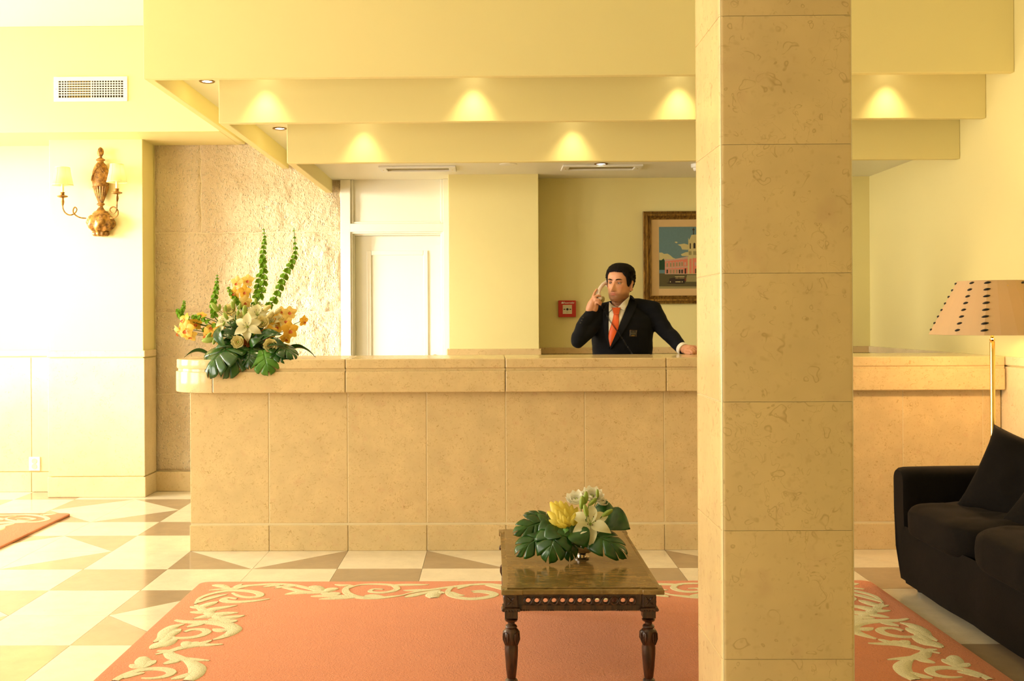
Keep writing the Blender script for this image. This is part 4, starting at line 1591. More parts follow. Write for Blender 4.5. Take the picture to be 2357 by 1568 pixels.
shapes.append((COBB, [(760, 1025), (1700, 1025), (1700, 1120), (740, 1120)]))
shapes.append((COBB, [(360, 1188), (1700, 1188), (1700, 1220), (360, 1220)]))
shapes.append((DKP, [(440, 795), (560, 795), (700, 770), (770, 752), (770, 1012), (440, 1012)]))
shapes.append((PINK, [(445, 830), (560, 815), (700, 800), (770, 790), (770, 1000), (445, 1000)]))
shapes.append((DKP, [(442, 915), (770, 895), (770, 915), (442, 930)]))
for k, x in enumerate((462, 512, 555, 600, 640, 676)):
    w = 26
    t = 850 - (x - 462) * .07
    shapes.append((DKP, [(x - 3, t), (x + 13, t - 14), (x + w + 3, t), (x + w + 3, t + 62), (x - 3, t + 62)]))
    shapes.append(((.30, .22, .10), [(x + 3, t + 4), (x + w - 3, t + 4), (x + w - 3, t + 58), (x + 3, t + 58)]))
    lo2 = BLK if k in (0, 4, 5) else (.30, .22, .10)
    shapes.append((DKP, [(x - 4, 940), (x + w + 4, 936), (x + w + 4, 1002), (x - 4, 1002)]))
    shapes.append((lo2, [(x + 2, 948), (x + w - 2, 944), (x + w - 2, 1000), (x + 2, 1000)]))
shapes.append((DKP, [(722, 840), (748, 838), (748, 885), (722, 885)]))
shapes.append((BLK, [(726, 930), (748, 928), (748, 1004), (726, 1004)]))
n_wing = len(shapes)
# clock tower, mirrored about the middle of the picture
tw = [(CREAM, [(770, 760), (1020, 760), (1020, 1012), (770, 1012)]), (PINK, [(795, 790), (828, 788), (828, 1004), (795, 1004)]), (PINK, [(840, 780), (990, 780), (990, 1004), (840, 1004)]),
      (CREAM, [(778, 480), (790, 520), (815, 470), (825, 445), (880, 440), (960, 445), (1000, 520), (1010, 760), (778, 760)]),
      (BLK, [(800, 570), (808, 560), (816, 572), (816, 645), (800, 645)]), (BLK, [(852, 570), (866, 556), (882, 570), (882, 640), (852, 640)]),
      (BLK, [(935, 570), (948, 556), (962, 570), (962, 640), (935, 640)]), (COBB, [(785, 680), (825, 680), (825, 735), (785, 735)]), (COBB, [(850, 680), (900, 680), (900, 735), (850, 735)]),
      (BLK, [(848, 340), (856, 340), (858, 440), (846, 440)]), (BLK, [(835, 362), (858, 355), (875, 370), (858, 380), (840, 378)]),
      (DKP, [(870, 840), (895, 838), (895, 890), (870, 890)]), (ASP, [(875, 935), (895, 930), (895, 1000), (875, 1000)])]
shapes += tw
# car
shapes += [(BLK, [(500, 1120), (505, 1075), (560, 1062), (600, 1062), (735, 1065), (748, 1080), (745, 1115), (720, 1130), (510, 1132)]),
           (CREAM, [(585, 1044), (720, 1040), (726, 1050), (585, 1052)]), ((.18, .12, .05), [(600, 1052), (715, 1050), (722, 1078), (590, 1080)]), (BLK, [(640, 1050), (648, 1050), (648, 1080), (640, 1080)]),
           ((.16, .03, .015), [(722, 1068), (748, 1068), (748, 1110), (728, 1110)]), (CREAM, [(592, 1116), (670, 1116), (670, 1130), (592, 1130)]),
           (BLK, [(460, 1138), (520, 1128), (740, 1130), (720, 1148), (500, 1150)])]
for cx in (520, 690):
    shapes.append((BLK, [(cx + 24 * math.cos(k * PI / 6), 1122 + 26 * math.sin(k * PI / 6)) for k in range(12)]))
    shapes.append((CREAM, [(cx + 8 * math.cos(k * PI / 4), 1122 + 9 * math.sin(k * PI / 4)) for k in range(8)]))
for k, (c, poly) in enumerate(shapes):
    pts = [pz(*q) for q in poly]
    pts = [Vector((min(max(p.x, pw0), pw1), 0, min(max(p.z, p0.z), p1.z))) for p in pts]
    y = YB - .0223 - .00003 * k
    MB().add([(p.x, y, p.z) for p in pts], [tuple(range(len(pts)))]).build('painted_area', paint_mat(c), cv)
# wing right of the tower, hidden in the photo by the pillar: same bays mirrored
for k, (c, poly) in enumerate(shapes[:n_wing]):
    if c not in (DKP, PINK, BLK, (.30, .22, .10)): continue
    pts = [pz(*q) for q in poly][::-1]
    pts = [(min(max(2 * pmid - p.x, pw0), pw1), YB - .0245 - .00003 * k, min(max(p.z, p0.z), p1.z)) for p in pts]
    MB().add(pts, [tuple(range(len(pts)))]).build('painted_area', paint_mat(c), cv)

# ================================================================== FLOWERS
def m_leaf(name, a, b, rough=.3, scale=14):
    q = NT(name)
    p = q.pos(9)
    nz = q.noise(p, scale, 3).outputs[0]
    q.set(q.mix(q.ramp(nz, [(.35, 0.0), (.65, 1.0)]), a, b), rough)
    q.bump(q.noise(p, 60, 2).outputs[0], .08, .003)
    return q.mat


def m_petal(name, a, b, trans=.3, rough=.5):
    q = NT(name)
    nz = q.noise(q.pos(9), 30, 3).outputs[0]
    col = q.mix(nz, a, b)
    q.set(col, rough)
    tl = q.n('ShaderNodeBsdfTranslucent')
    q.l(col, tl.inputs[0])
    mx = q.n('ShaderNodeMixShader')
    mx.inputs[0].default_value = trans
    q.l(q.bsdf.outputs[0], mx.inputs[1])
    q.l(tl.outputs[0], mx.inputs[2])
    q.l(mx.outputs[0], q.out.inputs[0])
    return q.mat


MAT['leaf_dark'] = m_leaf('glossy dark leaf', (.010, .050, .006), (.022, .095, .010), .24)
MAT['leaf_mid'] = m_leaf('fresh green leaf', (.05, .17, .012), (.09, .26, .02), .32)
MAT['stem'] = m_leaf('green stem', (.06, .16, .02), (.10, .24, .03), .45)
MAT['bell'] = m_petal('bell calyx green', (.24, .50, .02), (.40, .68, .05), .35)
MAT['bud'] = m_petal('lily bud green', (.26, .42, .05), (.50, .58, .12), .25)
MAT['lily'] = m_petal('cream lily petal', (.82, .76, .40), (.90, .86, .56), .3)
MAT['lily_white'] = m_petal('white petal', (.88, .84, .62), (.93, .90, .74), .3)
MAT['yellow'] = m_petal('strong yellow petal', (.98, .74, .03), (1.0, .92, .24), .5)
MAT['orchid'] = m_petal('golden orchid petal', (.86, .46, .03), (.92, .66, .10), .35)
MAT['orchid_pale'] = m_petal('pale gold orchid petal', (.90, .60, .12), (.93, .76, .26), .35)
MAT['orchid_lip'] = m_petal('orchid lip', (.50, .07, .015), (.75, .22, .04), .15)
MAT['rose'] = m_petal('cream yellow rose petal', (.84, .72, .26), (.92, .84, .46), .3)
MAT['rose_brown'] = m_petal('brownish red petal', (.30, .07, .02), (.55, .22, .06), .2)
MAT['stamen'] = m_plain('dark anther', (.10, .035, .012), .7)


def petal_mesh(name, mat, rad, hgt, wid, cup=.1, nu=9, nv=5):
    """unit petal in a flower facing +Z: rad(u), hgt(u), wid(u)"""
    rows = []
    for i in range(nu):
        u = i / (nu - 1)
        row = []
        for k in range(nv):
            v = -1 + 2 * k / (nv - 1)
            row.append((rad(u) - .03 * v * v * u, wid(u) * v, hgt(u) + cup * v * v * wid(u) * 2))
        rows.append(row)
    return MB().grid(rows).mesh(name, mat, smooth=True, angle=180)


def sinp(u, p, q): return max(0.0, math.sin(PI * min(1, u ** p))) ** q


def lilyp(m): return petal_mesh('petal', m, lambda u: .06 + .94 * u, lambda u: .50 * u - .55 * u ** 2.6, lambda u: .03 + .25 * sinp(u, .78, .85), .22)


def orchp(m): return petal_mesh('petal', m, lambda u: .05 + .95 * u, lambda u: .16 * u - .22 * u * u, lambda u: .05 + .38 * sinp(u, .70, .65), -.12)


def rosep(m): return petal_mesh('petal', m, lambda u: .10 + .75 * math.sin(u * 1.7), lambda u: .9 * u ** 1.3, lambda u: .08 + .55 * sinp(u * .86, .7, .6), .32)


def tulp(m): return petal_mesh('petal', m, lambda u: .34 * math.sin(PI * (u * .92 + .02)) ** .8, lambda u: u, lambda u: .04 + .22 * sinp(u * .96, .8, .6), -.65)


PET = {'lily': lilyp(MAT['lily']), 'lily_white': lilyp(MAT['lily_white']), 'orchid': orchp(MAT['orchid']), 'orchid_pale': orchp(MAT['orchid_pale']),
       'rose': rosep(MAT['rose']), 'rose_brown': rosep(MAT['rose_brown']), 'ruffle': rosep(MAT['lily_white']), 'yellow': tulp(MAT['yellow'])}


def lily_centre():
    m = MB()
    m.ball((0, 0, .05), (.07, .07, .06), 10, 6, 1)
    for k in range(6):
        a = k * PI / 3 + .4
        tip = Vector((.22 * math.cos(a), .22 * math.sin(a), .48))
        m.tube([(0, 0, .04), tip * .6 + Vector((0, 0, .04)), tip], .012, 5, 1)
        m.ball(tip + Vector((0, 0, .01)), (.022, .022, .07), 6, 5, 0)
    m.tube([(0, 0, .05), (.03, .02, .5)], .016, 5, 1)
    return m.mesh('stamens', [MAT['stamen'], MAT['bud']], smooth=True)


def orchid_centre():
    m = MB()
    rows = []
    for i in range(6):                                   # hanging frilled lip
        u = i / 5
        rows.append([(-.05 - .38 * u, (.06 + .17 * math.sin(PI * u * .8)) * v, .18 + .10 * math.sin(u * 3) + .12 * v * v) for v in (-1, -.5, 0, .5, 1)])
    m.grid(rows, 0)
    m.tube([(.02, 0, .05), (.10, 0, .22), (.06, 0, .32)], [.05, .055, .03], 8, 1)
    return m.mesh('lip', [MAT['orchid_lip'], MAT['orchid_pale']], smooth=True)


CEN = {'lily': lily_centre(), 'orchid': orchid_centre(), 'rose': MB().ball((0, 0, .35), (.16, .16, .2), 10, 6).mesh('bloom_heart', MAT['bud'], smooth=True),
       'tul': MB().ball((0, 0, .05), (.12, .12, .09), 8, 6).mesh('calyx', MAT['bud'], smooth=True)}


def flower(arr, kind, pos, face, size, hint=(0, 0, 1), n=None):
    fam = 'lily' if 'lily' in kind else 'orchid' if 'orchid' in kind else 'rose'
    nm = fam if kind != 'ruffle' else 'carnation'
    c = put(nm, CEN[fam], arr, world=False)
    fm = frame_to(face, hint).to_4x4()
    c.matrix_basis = Matrix.Translation(Vector(pos) - arr.location) @ fm @ Matrix.Scale(size, 4)
    if fam == 'lily':
        for k in range(6):
            p = put('petal', PET[kind], c, world=False)
            p.matrix_basis = Matrix.Rotation(k * PI / 3 + random.uniform(-.1, .1), 4, 'Z') @ Matrix.Rotation(random.uniform(-.18, .18) + (.08 if k % 2 else -.05), 4, 'Y')
    elif fam == 'orchid':
        for k in range(5):
            p = put('petal', PET[kind], c, world=False)
            p.matrix_basis = Matrix.Rotation(k * 2 * PI / 5 + random.uniform(-.12, .12), 4, 'Z') @ Matrix.Rotation(random.uniform(-.35, .2), 4, 'Y')
    else:
        for ring, (cnt, s_, til) in enumerate(((3, .55, -.25), (4, .8, -.05), (5, 1.0, .25))):
            for k in range(cnt):
                p = put('petal', PET[kind], c, world=False)
                p.matrix_basis = Matrix.Rotation(k * 2 * PI / cnt + ring * .5, 4, 'Z') @ Matrix.Rotation(til, 4, 'Y') @ Matrix.Scale(s_, 4)
    return c


BUD = MB().lathe([(.02, 0), (.12, .08), (.19, .35), (.2, .6), (.13, .88), (.03, 1.0), (0, 1.0)], 10, mod=lambda a, z: 1 + .07 * math.cos(3 * a)).mesh('lily_bud', MAT['bud'], smooth=True)
BUDY = MB().lathe([(.02, 0), (.12, .08), (.2, .35), (.21, .6), (.14, .88), (.04, 1.0), (0, 1.02)], 10, mod=lambda a, z: 1 + .07 * math.cos(3 * a)).mesh('lily_bud', MAT['rose'], smooth=True)


def align(me, name, arr, p0, p1, wide=1.0, local='z', roll=0.0, nd=(0, -.75, .66), floor_z=None):
    """place a unit-length mesh from p0 to p1 (its long axis is local Z or X)"""
    p0, p1 = Vector(p0), Vector(p1)
    d = p1 - p0
    o = put(name, me, arr, world=False)
    if local == 'z': m = frame_to(d).to_4x4()
    else:
        x = d.normalized()
        nd = Vector(nd)
        z = nd - x * nd.dot(x)
        if z.length < .2: z = Vector((0, 0, 1)) - x * x.z
        z.normalize()
        y = z.cross(x)
        m = Matrix((x, y, z)).transposed().to_4x4() @ Matrix.Rotation(roll, 4, 'X')
    L = d.length
    o.matrix_basis = Matrix.Translation(p0 - arr.location) @ m @ Matrix.Diagonal((L * (wide if local == 'z' else 1), L * wide, L, 1)) if local == 'z' else \
        Matrix.Translation(p0 - arr.location) @ m @ Matrix.Diagonal((L, L * wide, L, 1))
    if floor_z is not None:                              # lift it clear of the surface below
        m = Matrix.Translation(arr.location) @ o.matrix_basis
        lo = min((m @ v.co).z for v in me.vertices)
        if lo < floor_z: o.location.z += floor_z - lo
    return o


def stem(arr, pts, r=.0025, mat='stem', name='stem'):
    return MB().tube(catmull(pts, 4), r, 6).build(name, MAT[mat], arr, smooth=True)


def monstera(name, mat, nl=5, droop=.35, side=.22, gap=.5, t0=.42, width=1.0, seed=0):
    m = MB()
    rnd = random.Random(seed)

    def pt(s, t, sg):
        a = R(128 - 112 * s ** .85)
        l = width * (.46 * math.sin(PI * (s * .80 + .16)) ** .75 + .06)
        x = s * .93 + math.cos(a) * l * t + (.07 if s > .98 else 0)
        y = sg * math.sin(a) * l * t
        z = droop * (x - x * x) - side * t * t * .45
        return (x, y, z)
    for sg in (1, -1):
        ks = [0] + [(k + rnd.uniform(-.15, .15)) / nl for k in range(1, nl)] + [1.0]
        for a, b in zip(ks, ks[1:]):
            rows = []
            gg = gap * rnd.uniform(.7, 1.15)
            for i in range(8):
                tt = i / 7
                row = []
                for k in range(5):
                    c = k / 4
                    t = tt * (.86 + .14 * c ** .6 - (.05 if k == 4 else 0))
                    g = 0 if t < t0 else gg * ((t - t0) / (1 - t0)) ** .6 * (b - a) / 2
                    lo, hi = a + (g if a > 0 else 0), b - (g if b < 1 else 0)
                    row.append(pt(lo + (hi - lo) * c, t, sg))
                rows.append(row if sg > 0 else row[::-1])
            m.grid(rows)
    return m.mesh(name, MAT[mat], smooth=True, weld=.0008, angle=180)


MON = [monstera('monstera_leaf', 'leaf_dark', 4, .35, .3, .17, .5, 1.15, 1), monstera('monstera_leaf', 'leaf_dark', 4, .5, .35, .15, .5, 1.2, 2),
       monstera('monstera_leaf', 'leaf_dark', 4, .25, .25, .18, .5, 1.1, 3)]
MONL = monstera('monstera_leaf', 'leaf_mid', 4, .4, .3, .2, .45, 1.15, 4)
STRAP = petal_mesh('blade_leaf', MAT['leaf_dark'], lambda u: u, lambda u: .22 * math.sin(PI * u), lambda u: .02 + .11 * sinp(u, .75, .7), .3, 12, 5)
STRAPL = petal_mesh('blade_leaf', MAT['leaf_mid'], lambda u: u, lambda u: .25 * math.sin(PI * u), lambda u: .02 + .16 * sinp(u, .75, .7), .3, 12, 5)
OVAL = petal_mesh('oval_leaf', MAT['leaf_dark'], lambda u: u, lambda u: .30 * math.sin(PI * u * .9), lambda u: .02 + .24 * sinp(u, .8, .8), .15, 12, 5)
BELL = MB().lathe([(.06, 0), (.35, .10), (.62, .32), (.86, .62), (1.0, .85), (.96, .86), (.78, .62), (.5, .34), (.0, .2)], 10, mod=lambda a, z: 1 + (.10 * math.cos(5 * a) if z > .7 else 0)).mesh('bell', MAT['bell'], smooth=True, angle=70)


def bells(arr, pts, r0, r1, n, per=4):
    P = catmull(pts, 8)
    s_o = MB().tube(P, [.004 - .002 * i / len(P) for i in range(len(P))], 6).build('bell_stem', MAT['stem'], arr, smooth=True)
    for k in range(n):
        t = (k + .3) / n
        t = t ** .8
        i = min(int(t * (len(P) - 1)), len(P) - 2)
        p = P[i].lerp(P[i + 1], t * (len(P) - 1) - i)
        ax = (P[i + 1] - P[i]).normalized()
        u = ax.orthogonal().normalized()
        w = ax.cross(u)
        r = r0 if t < .5 else r0 + (r1 - r0) * ((t - .5) / .5) ** 1.3
        for q in range(per if r > .008 else 3):
            a = 2 * PI * q / (per if r > .008 else 3) + k * .8
            d = (u * math.cos(a) + w * math.sin(a)) + ax * .45
            b = put('bell', BELL, s_o)
            b.matrix_basis = Matrix.Translation(p + d.normalized() * .003) @ frame_to(d).to_4x4() @ Matrix.Scale(r, 4)
    return s_o


# ---- tall arrangement on the counter
def lz(x, y, Y): return on_y(360 + x / 4.127, 500 + y / 4.127, Y)


AC = Vector((-1.37, 6.40, CZ))
fa1 = thing('flower_arrangement', 'tall arrangement of lilies, orchids and green bell stems on the counter end', 'flowers', AC)
MB().lathe([(.0, 0), (.075, 0), (.10, .02), (.115, .055), (.108, .058), (.09, .03), (0, .02)], 32, tuple(AC + Vector((0, 0, .0005)))).build('bowl', MAT['plastic_black'], fa1, smooth=True)
MB().ball(AC + Vector((0, 0, .06)), (.085, .08, .06), 18, 10).build('foliage_core', MAT['leaf_dark'], fa1, smooth=True)
HUB = AC + Vector((0, 0, .075))
bells(fa1, [HUB, lz(950, 850, 6.42), lz(1000, 720, 6.44), lz(1022, 600, 6.45), lz(1015, 480, 6.45), lz(1010, 380, 6.45), lz(1022, 270, 6.45), lz(1028, 190, 6.45), lz(1016, 105, 6.45)], .0185, .003, 17, 4)
bells(fa1, [HUB, lz(930, 850, 6.46), lz(955, 740, 6.47), lz(965, 640, 6.48), lz(985, 540, 6.48)], .017, .015, 7, 4)
bells(fa1, [HUB, lz(1050, 880, 6.42), lz(1120, 790, 6.42), lz(1165, 690, 6.42), lz(1200, 600, 6.42), lz(1250, 500, 6.42), lz(1298, 415, 6.42), lz(1322, 330, 6.42), lz(1314, 230, 6.42), lz(1306, 100, 6.42)], .019, .003, 16, 4)
bells(fa1, [HUB, lz(600, 1000, 6.44), lz(545, 900, 6.45), lz(545, 800, 6.46), lz(568, 700, 6.46), lz(574, 620, 6.46), lz(578, 545, 6.46)], .0165, .003, 13, 4)
bells(fa1, [HUB, lz(820, 900, 6.42), lz(770, 800, 6.42), lz(715, 740, 6.42), lz(680, 665, 6.42)], .0145, .006, 10, 4)
bells(fa1, [HUB, lz(480, 1080, 6.4), lz(330, 1000, 6.4), lz(230, 930, 6.4), lz(255, 870, 6.4), lz(265, 795, 6.4)], .013, .005, 16, 4)
bells(fa1, [HUB, lz(560, 1040, 6.36), lz(470, 980, 6.35), lz(390, 950, 6.35), lz(340, 950, 6.35)], .013, .008, 7, 3)
bells(fa1, [HUB, lz(330, 980, 6.43), lz(230, 940, 6.43), lz(200, 880, 6.43)], .014, .008, 8, 4)
FR = Vector((0, -1, 0))
fl_ = [('lily', (868, 1045), 6.26, (.05, -1, .25), .088), ('lily', (958, 935), 6.33, (.25, -.9, .55), .078), ('lily', (745, 985), 6.36, (-.5, -.7, .5), .07), ('lily', (1085, 1010), 6.36, (.5, -.6, .6), .055),
       ('lily', (970, 860), 6.40, (.1, -.4, .9), .06),
       ('orchid_pale', (768, 622), 6.42, (-.2, -1, .1), .042), ('orchid_pale', (868, 600), 6.43, (.1, -1, .2), .042), ('orchid', (840, 705), 6.41, (.1, -1, 0), .042), ('orchid', (742, 722), 6.42, (-.3, -1, 0), .038),
       ('orchid_pale', (845, 800), 6.41, (.2, -.8, -.3), .042), ('orchid', (705, 890), 6.42, (-.2, -.9, .3), .036),
       ('orchid', (268, 975), 6.36, (-.7, -.8, .3), .048), ('orchid', (285, 1065), 6.32, (-.3, -1, -.1), .058), ('orchid_pale', (215, 1090), 6.36, (-.8, -.6, -.4), .05), ('orchid', (370, 1010), 6.38, (.3, -.9, .1), .044),
       ('orchid_pale', (320, 1120), 6.34, (.2, -.8, -.6), .046), ('orchid', (430, 930), 6.40, (0, -.8, .6), .032),
       ('orchid', (480, 1120), 6.33, (-.5, -.8, 0), .050), ('orchid', (530, 1050), 6.36, (-.2, -.8, .5), .042), ('orchid', (610, 1190), 6.30, (-.3, -.9, -.3), .036),
       ('orchid', (1080, 1095), 6.30, (.1, -1, .1), .048), ('orchid', (1265, 1070), 6.32, (.4, -.9, .1), .055), ('orchid_pale', (1265, 905), 6.40, (.2, -.9, .4), .046), ('orchid', (1400, 985), 6.38, (.7, -.6, -.2), .036),
       ('orchid', (1150, 950), 6.40, (-.1, -.9, .4), .042), ('orchid_pale', (1225, 990), 6.36, (.3, -.8, .5), .045), ('orchid', (1230, 1145), 6.32, (.4, -.8, -.5), .042), ('orchid', (1140, 1040), 6.36, (.3, -.9, .2), .045),
       ('lily', (650, 1000), 6.33, (-.3, -.8, .4), .06), ('rose', (1010, 1010), 6.31, (.1, -.9, .4), .034), ('rose', (705, 900), 6.38, (-.1, -.8, .6), .036), ('rose', (820, 960), 6.34, (-.1, -.8, .6), .03), ('orchid', (600, 1080), 6.32, (-.3, -.9, .2), .042),
       ('orchid_pale', (1190, 900), 6.42, (.2, -.8, .5), .036), ('lily', (1180, 985), 6.37, (.4, -.7, .6), .05), ('rose', (640, 1180), 6.27, (-.4, -.9, 0), .026), ('orchid', (980, 1120), 6.31, (0, -1, -.1), .036),
       ('rose', (782, 1190), 6.24, (-.1, -1, .15), .034), ('rose', (1088, 1215), 6.23, (.05, -1, -.05), .036), ('rose', (722, 1165), 6.26, (-.5, -.9, .2), .022), ('rose_brown', (868, 1190), 6.26, (.1, -1, 0), .026), ('rose_brown', (1040, 1120), 6.31, (-.2, -1, 0), .03)]
for kind, (x, y), Y, d, s_ in fl_:
    p = lz(x, y, Y)
    flower(fa1, kind, p, d, s_)
    b = Vector(d).normalized() * .01
    stem(fa1, [HUB, HUB.lerp(p, .55) + Vector((0, .012, .012)), p - b], .0022, 'leaf_dark' if 'orchid' in kind else 'stem')
for (x0, y0), (x1, y1), Y, yel in (((660, 900), (655, 835), 6.36, 0), ((790, 880), (798, 815), 6.35, 0), ((840, 945), (838, 835), 6.32, 0), ((680, 975), (635, 905), 6.32, 0), ((590, 900), (520, 815), 6.36, 0),
                                ((600, 890), (600, 825), 6.38, 0), ((630, 1035), (650, 990), 6.30, 0), ((948, 830), (940, 765), 6.38, 0), ((1010, 880), (1090, 840), 6.34, 1), ((1120, 920), (1185, 865), 6.36, 1),
                                ((1040, 975), (1110, 900), 6.33, 1), ((560, 1160), (430, 1175), 6.30, 0), ((470, 1155), (520, 1095), 6.30, 0), ((735, 880), (715, 800), 6.37, 0), ((560, 1140), (540, 1210), 6.28, 0), ((735, 1110), (705, 1100), 6.28, 0),
                                ((770, 940), (780, 880), 6.33, 0), ((745, 830), (730, 770), 6.4, 0)):
    a, b = lz(x0, y0, Y), lz(x1, y1, Y - .005)
    align(BUDY if yel else BUD, 'lily_bud', fa1, a, b, 1.15)
    stem(fa1, [HUB, HUB.lerp(a, .6) + Vector((0, .01, .01)), a.lerp(b, .06)], .0016)
for me, a, b, wd, rl in ((MON[1], lz(720, 1215, 6.26), lz(500, 1440, 6.155), 1.15, .35), (MON[0], lz(850, 1235, 6.24), lz(648, 1468, 6.150), .8, -.2), (MONL, lz(1015, 1265, 6.22), lz(1062, 1455, 6.155), 1.25, 0),
                         (MON[2], lz(1100, 1190, 6.30), lz(1290, 1305, 6.20), .9, -.5), (MON[0], lz(900, 1250, 6.24), lz(880, 1400, 6.160), 1.0, .1), (MON[2], lz(640, 1230, 6.30), lz(480, 1330, 6.22), 1.0, .6),
                         (MON[0], lz(1120, 1240, 6.26), lz(1230, 1345, 6.19), 1.0, -.3), (MON[2], lz(820, 1180, 6.33), lz(640, 1240, 6.25), .9, .2)):
    align(me, 'monstera_leaf', fa1, a, b, wd, 'x', rl)
    stem(fa1, [HUB, HUB.lerp(a, .5), a], .003, 'leaf_dark')
for me, a, b, wd, rl in ((STRAP, lz(520, 1325, 6.42), lz(262, 1332, 6.36), 1.2, 1.2), (STRAP, lz(1180, 1310, 6.40), lz(1515, 1332, 6.34), .9, -1.1), (STRAP, lz(600, 1040, 6.28), lz(660, 1250, 6.22), 1.6, .6),
                         (STRAPL, lz(930, 1290, 6.24), lz(860, 1345, 6.20), 1.3, .2), (STRAP, lz(700, 1080, 6.3), lz(650, 1030, 6.3), 3.5, .6), (OVAL, lz(890, 1230, 6.23), lz(1000, 1160, 6.22), 1.2, .3),
                         (OVAL, lz(820, 1190, 6.29), lz(560, 1130, 6.29), .9, 0), (OVAL, lz(960, 1190, 6.29), lz(1200, 1130, 6.29), .9, 0), (OVAL, lz(900, 1200, 6.28), lz(820, 1090, 6.29), 1.1, 0), (OVAL, lz(930, 1200, 6.28), lz(1060, 1110, 6.30), 1.1, 0),
                         (OVAL, lz(850, 1120, 6.36), lz(750, 930, 6.38), .9, 0), (OVAL, lz(960, 1120, 6.36), lz(1110, 940, 6.40), .9, 0), (OVAL, lz(780, 1230, 6.27), lz(560, 1260, 6.24), .9, 0), (OVAL, lz(1020, 1230, 6.26), lz(1240, 1240, 6.24), .9, 0),
                         (OVAL, lz(780, 1110, 6.32), lz(660, 1000, 6.32), 1.2, .3), (OVAL, lz(950, 1120, 6.33), lz(1000, 990, 6.33), 1.2, .3)):
    align(me, 'blade_leaf', fa1, a, b, wd, 'x', rl)

# ---- low arrangement on the coffee table
def mz(x, y, Y): return on_y(1170 + x / 7.128, 1110 + y / 7.128, Y)


BC = on_z(1341, 1290, TBZ)
BY = BC.y + .04
BC = Vector((BC.x, BY, TBZ))
fa2 = thing('flower_arrangement', 'low arrangement of yellow and white lilies with monstera leaves on the coffee table', 'flowers', BC)
MB().lathe([(0, 0), (.028, 0), (.030, .006), (.018, .010), (.020, .016), (.045, .03), (.055, .05), (.056, .065), (.05, .068), (.044, .05), (0, .03)], 32, tuple(BC + Vector((0, 0, .0003)))).build('bowl', MAT['silver'], fa2, smooth=True)
MB().ball(BC + Vector((0, 0, .062)), (.045, .045, .022), 16, 8).build('foliage_core', MAT['leaf_dark'], fa2, smooth=True)
HUB2 = BC + Vector((0, 0, .07))
for me, a, b, wd, nd in ((MON[1], mz(830, 960, BY - .06), mz(665, 1420, BY - .13), 1.05, (0, -.6, .8)), (MON[0], mz(660, 850, BY - .03), mz(200, 1110, BY - .09), .78, (0, -.75, .66)),
                         (MON[2], mz(660, 640, BY + .01), mz(165, 790, BY - .04), .72, (0, -.8, .6)), (MON[1], mz(1270, 850, BY - .04), mz(1850, 1110, BY - .11), .68, (0, -.75, .66)),
                         (MON[0], mz(1000, 860, BY - .06), mz(1010, 1330, BY - .10), .7, (0, -.5, .86)), (MON[2], mz(720, 600, BY + .05), mz(310, 520, BY + .05), .5, (0, -.8, .6))):
    align(me, 'monstera_leaf', fa2, a, b, wd, 'x', 0, nd, TBZ + .004)
    stem(fa2, [HUB2, HUB2.lerp(a, .5), a], .0025, 'leaf_dark')
for me, a, b, wd, rl in ((OVAL, mz(1500, 640, BY + .02), mz(2000, 800, BY - .02), 1.5, -.5), (OVAL, mz(1400, 470, BY + .08), mz(1750, 480, BY + .08), 1.2, -.3), (OVAL, mz(860, 800, BY - .06), mz(590, 960, BY - .09), 1.5, .5),
                         (OVAL, mz(1030, 800, BY - .06), mz(1290, 1090, BY - .10), 1.6, -.4), (OVAL, mz(760, 700, BY - .02), mz(480, 830, BY - .04), 1.2, .3), (STRAPL, mz(900, 850, BY - .07), mz(1000, 780, BY - .08), 1.6, 0)):
    align(me, 'oval_leaf', fa2, a, b, wd * 1.2, 'x', 0, (0, -.7, .7), TBZ + .005)
    stem(fa2, [HUB2, HUB2.lerp(a, .5), a], .0022, 'leaf_dark')
# yellow cluster: overlapping plump petals
yb = mz(985, 790, BY - .035)
ycl = put('yellow_bloom', CEN['tul'], fa2, world=False)
ycl.matrix_basis = Matrix.Translation(yb - fa2.location) @ Matrix.Scale(.06, 4)
for (x, y), Yo in (((690, 330), .03), ((770, 320), .05), ((850, 315), .04), ((940, 340), .04), ((1040, 380), .03), ((1130, 420), .03), ((640, 480), 0), ((740, 420), .0), ((830, 470), -.02), ((930, 430), -.01), ((1110, 500), -.02), ((660, 620), -.03),
                   ((790, 600), -.045), ((890, 540), -.045), ((985, 560), -.04), ((1090, 560), -.04), ((770, 690), -.06), ((840, 670), -.065), ((1180, 560), -.01)):
    tip = mz(x, y, BY + Yo)
    o = put('petal', PET['yellow'], ycl, world=False)
    d = tip - yb
    st = yb + d * .22
    L = (tip - st).length
    sd_ = frame_to(d, (0, -1, .3)).to_4x4()
    o.matrix_parent_inverse = ycl.matrix_basis.inverted()
    o.matrix_basis = Matrix.Translation(st - fa2.location) @ sd_ @ Matrix.Diagonal((L * .8, L * 1.0, L, 1))
flower(fa2, 'lily', mz(1345, 700, BY - .05), (-.05, -.85, .55), .088)
for (x, y), Y, d, s_ in (((1130, 330), BY + .05, (-.2, -.4, .9), .038), ((1370, 280), BY + .06, (.1, -.5, .9), .040), ((1490, 350), BY + .07, (.5, -.3, .8), .028), ((1270, 790), BY - .03, (0, -1, .2), .02)):
    flower(fa2, 'ruffle', mz(x, y, Y), d, s_)
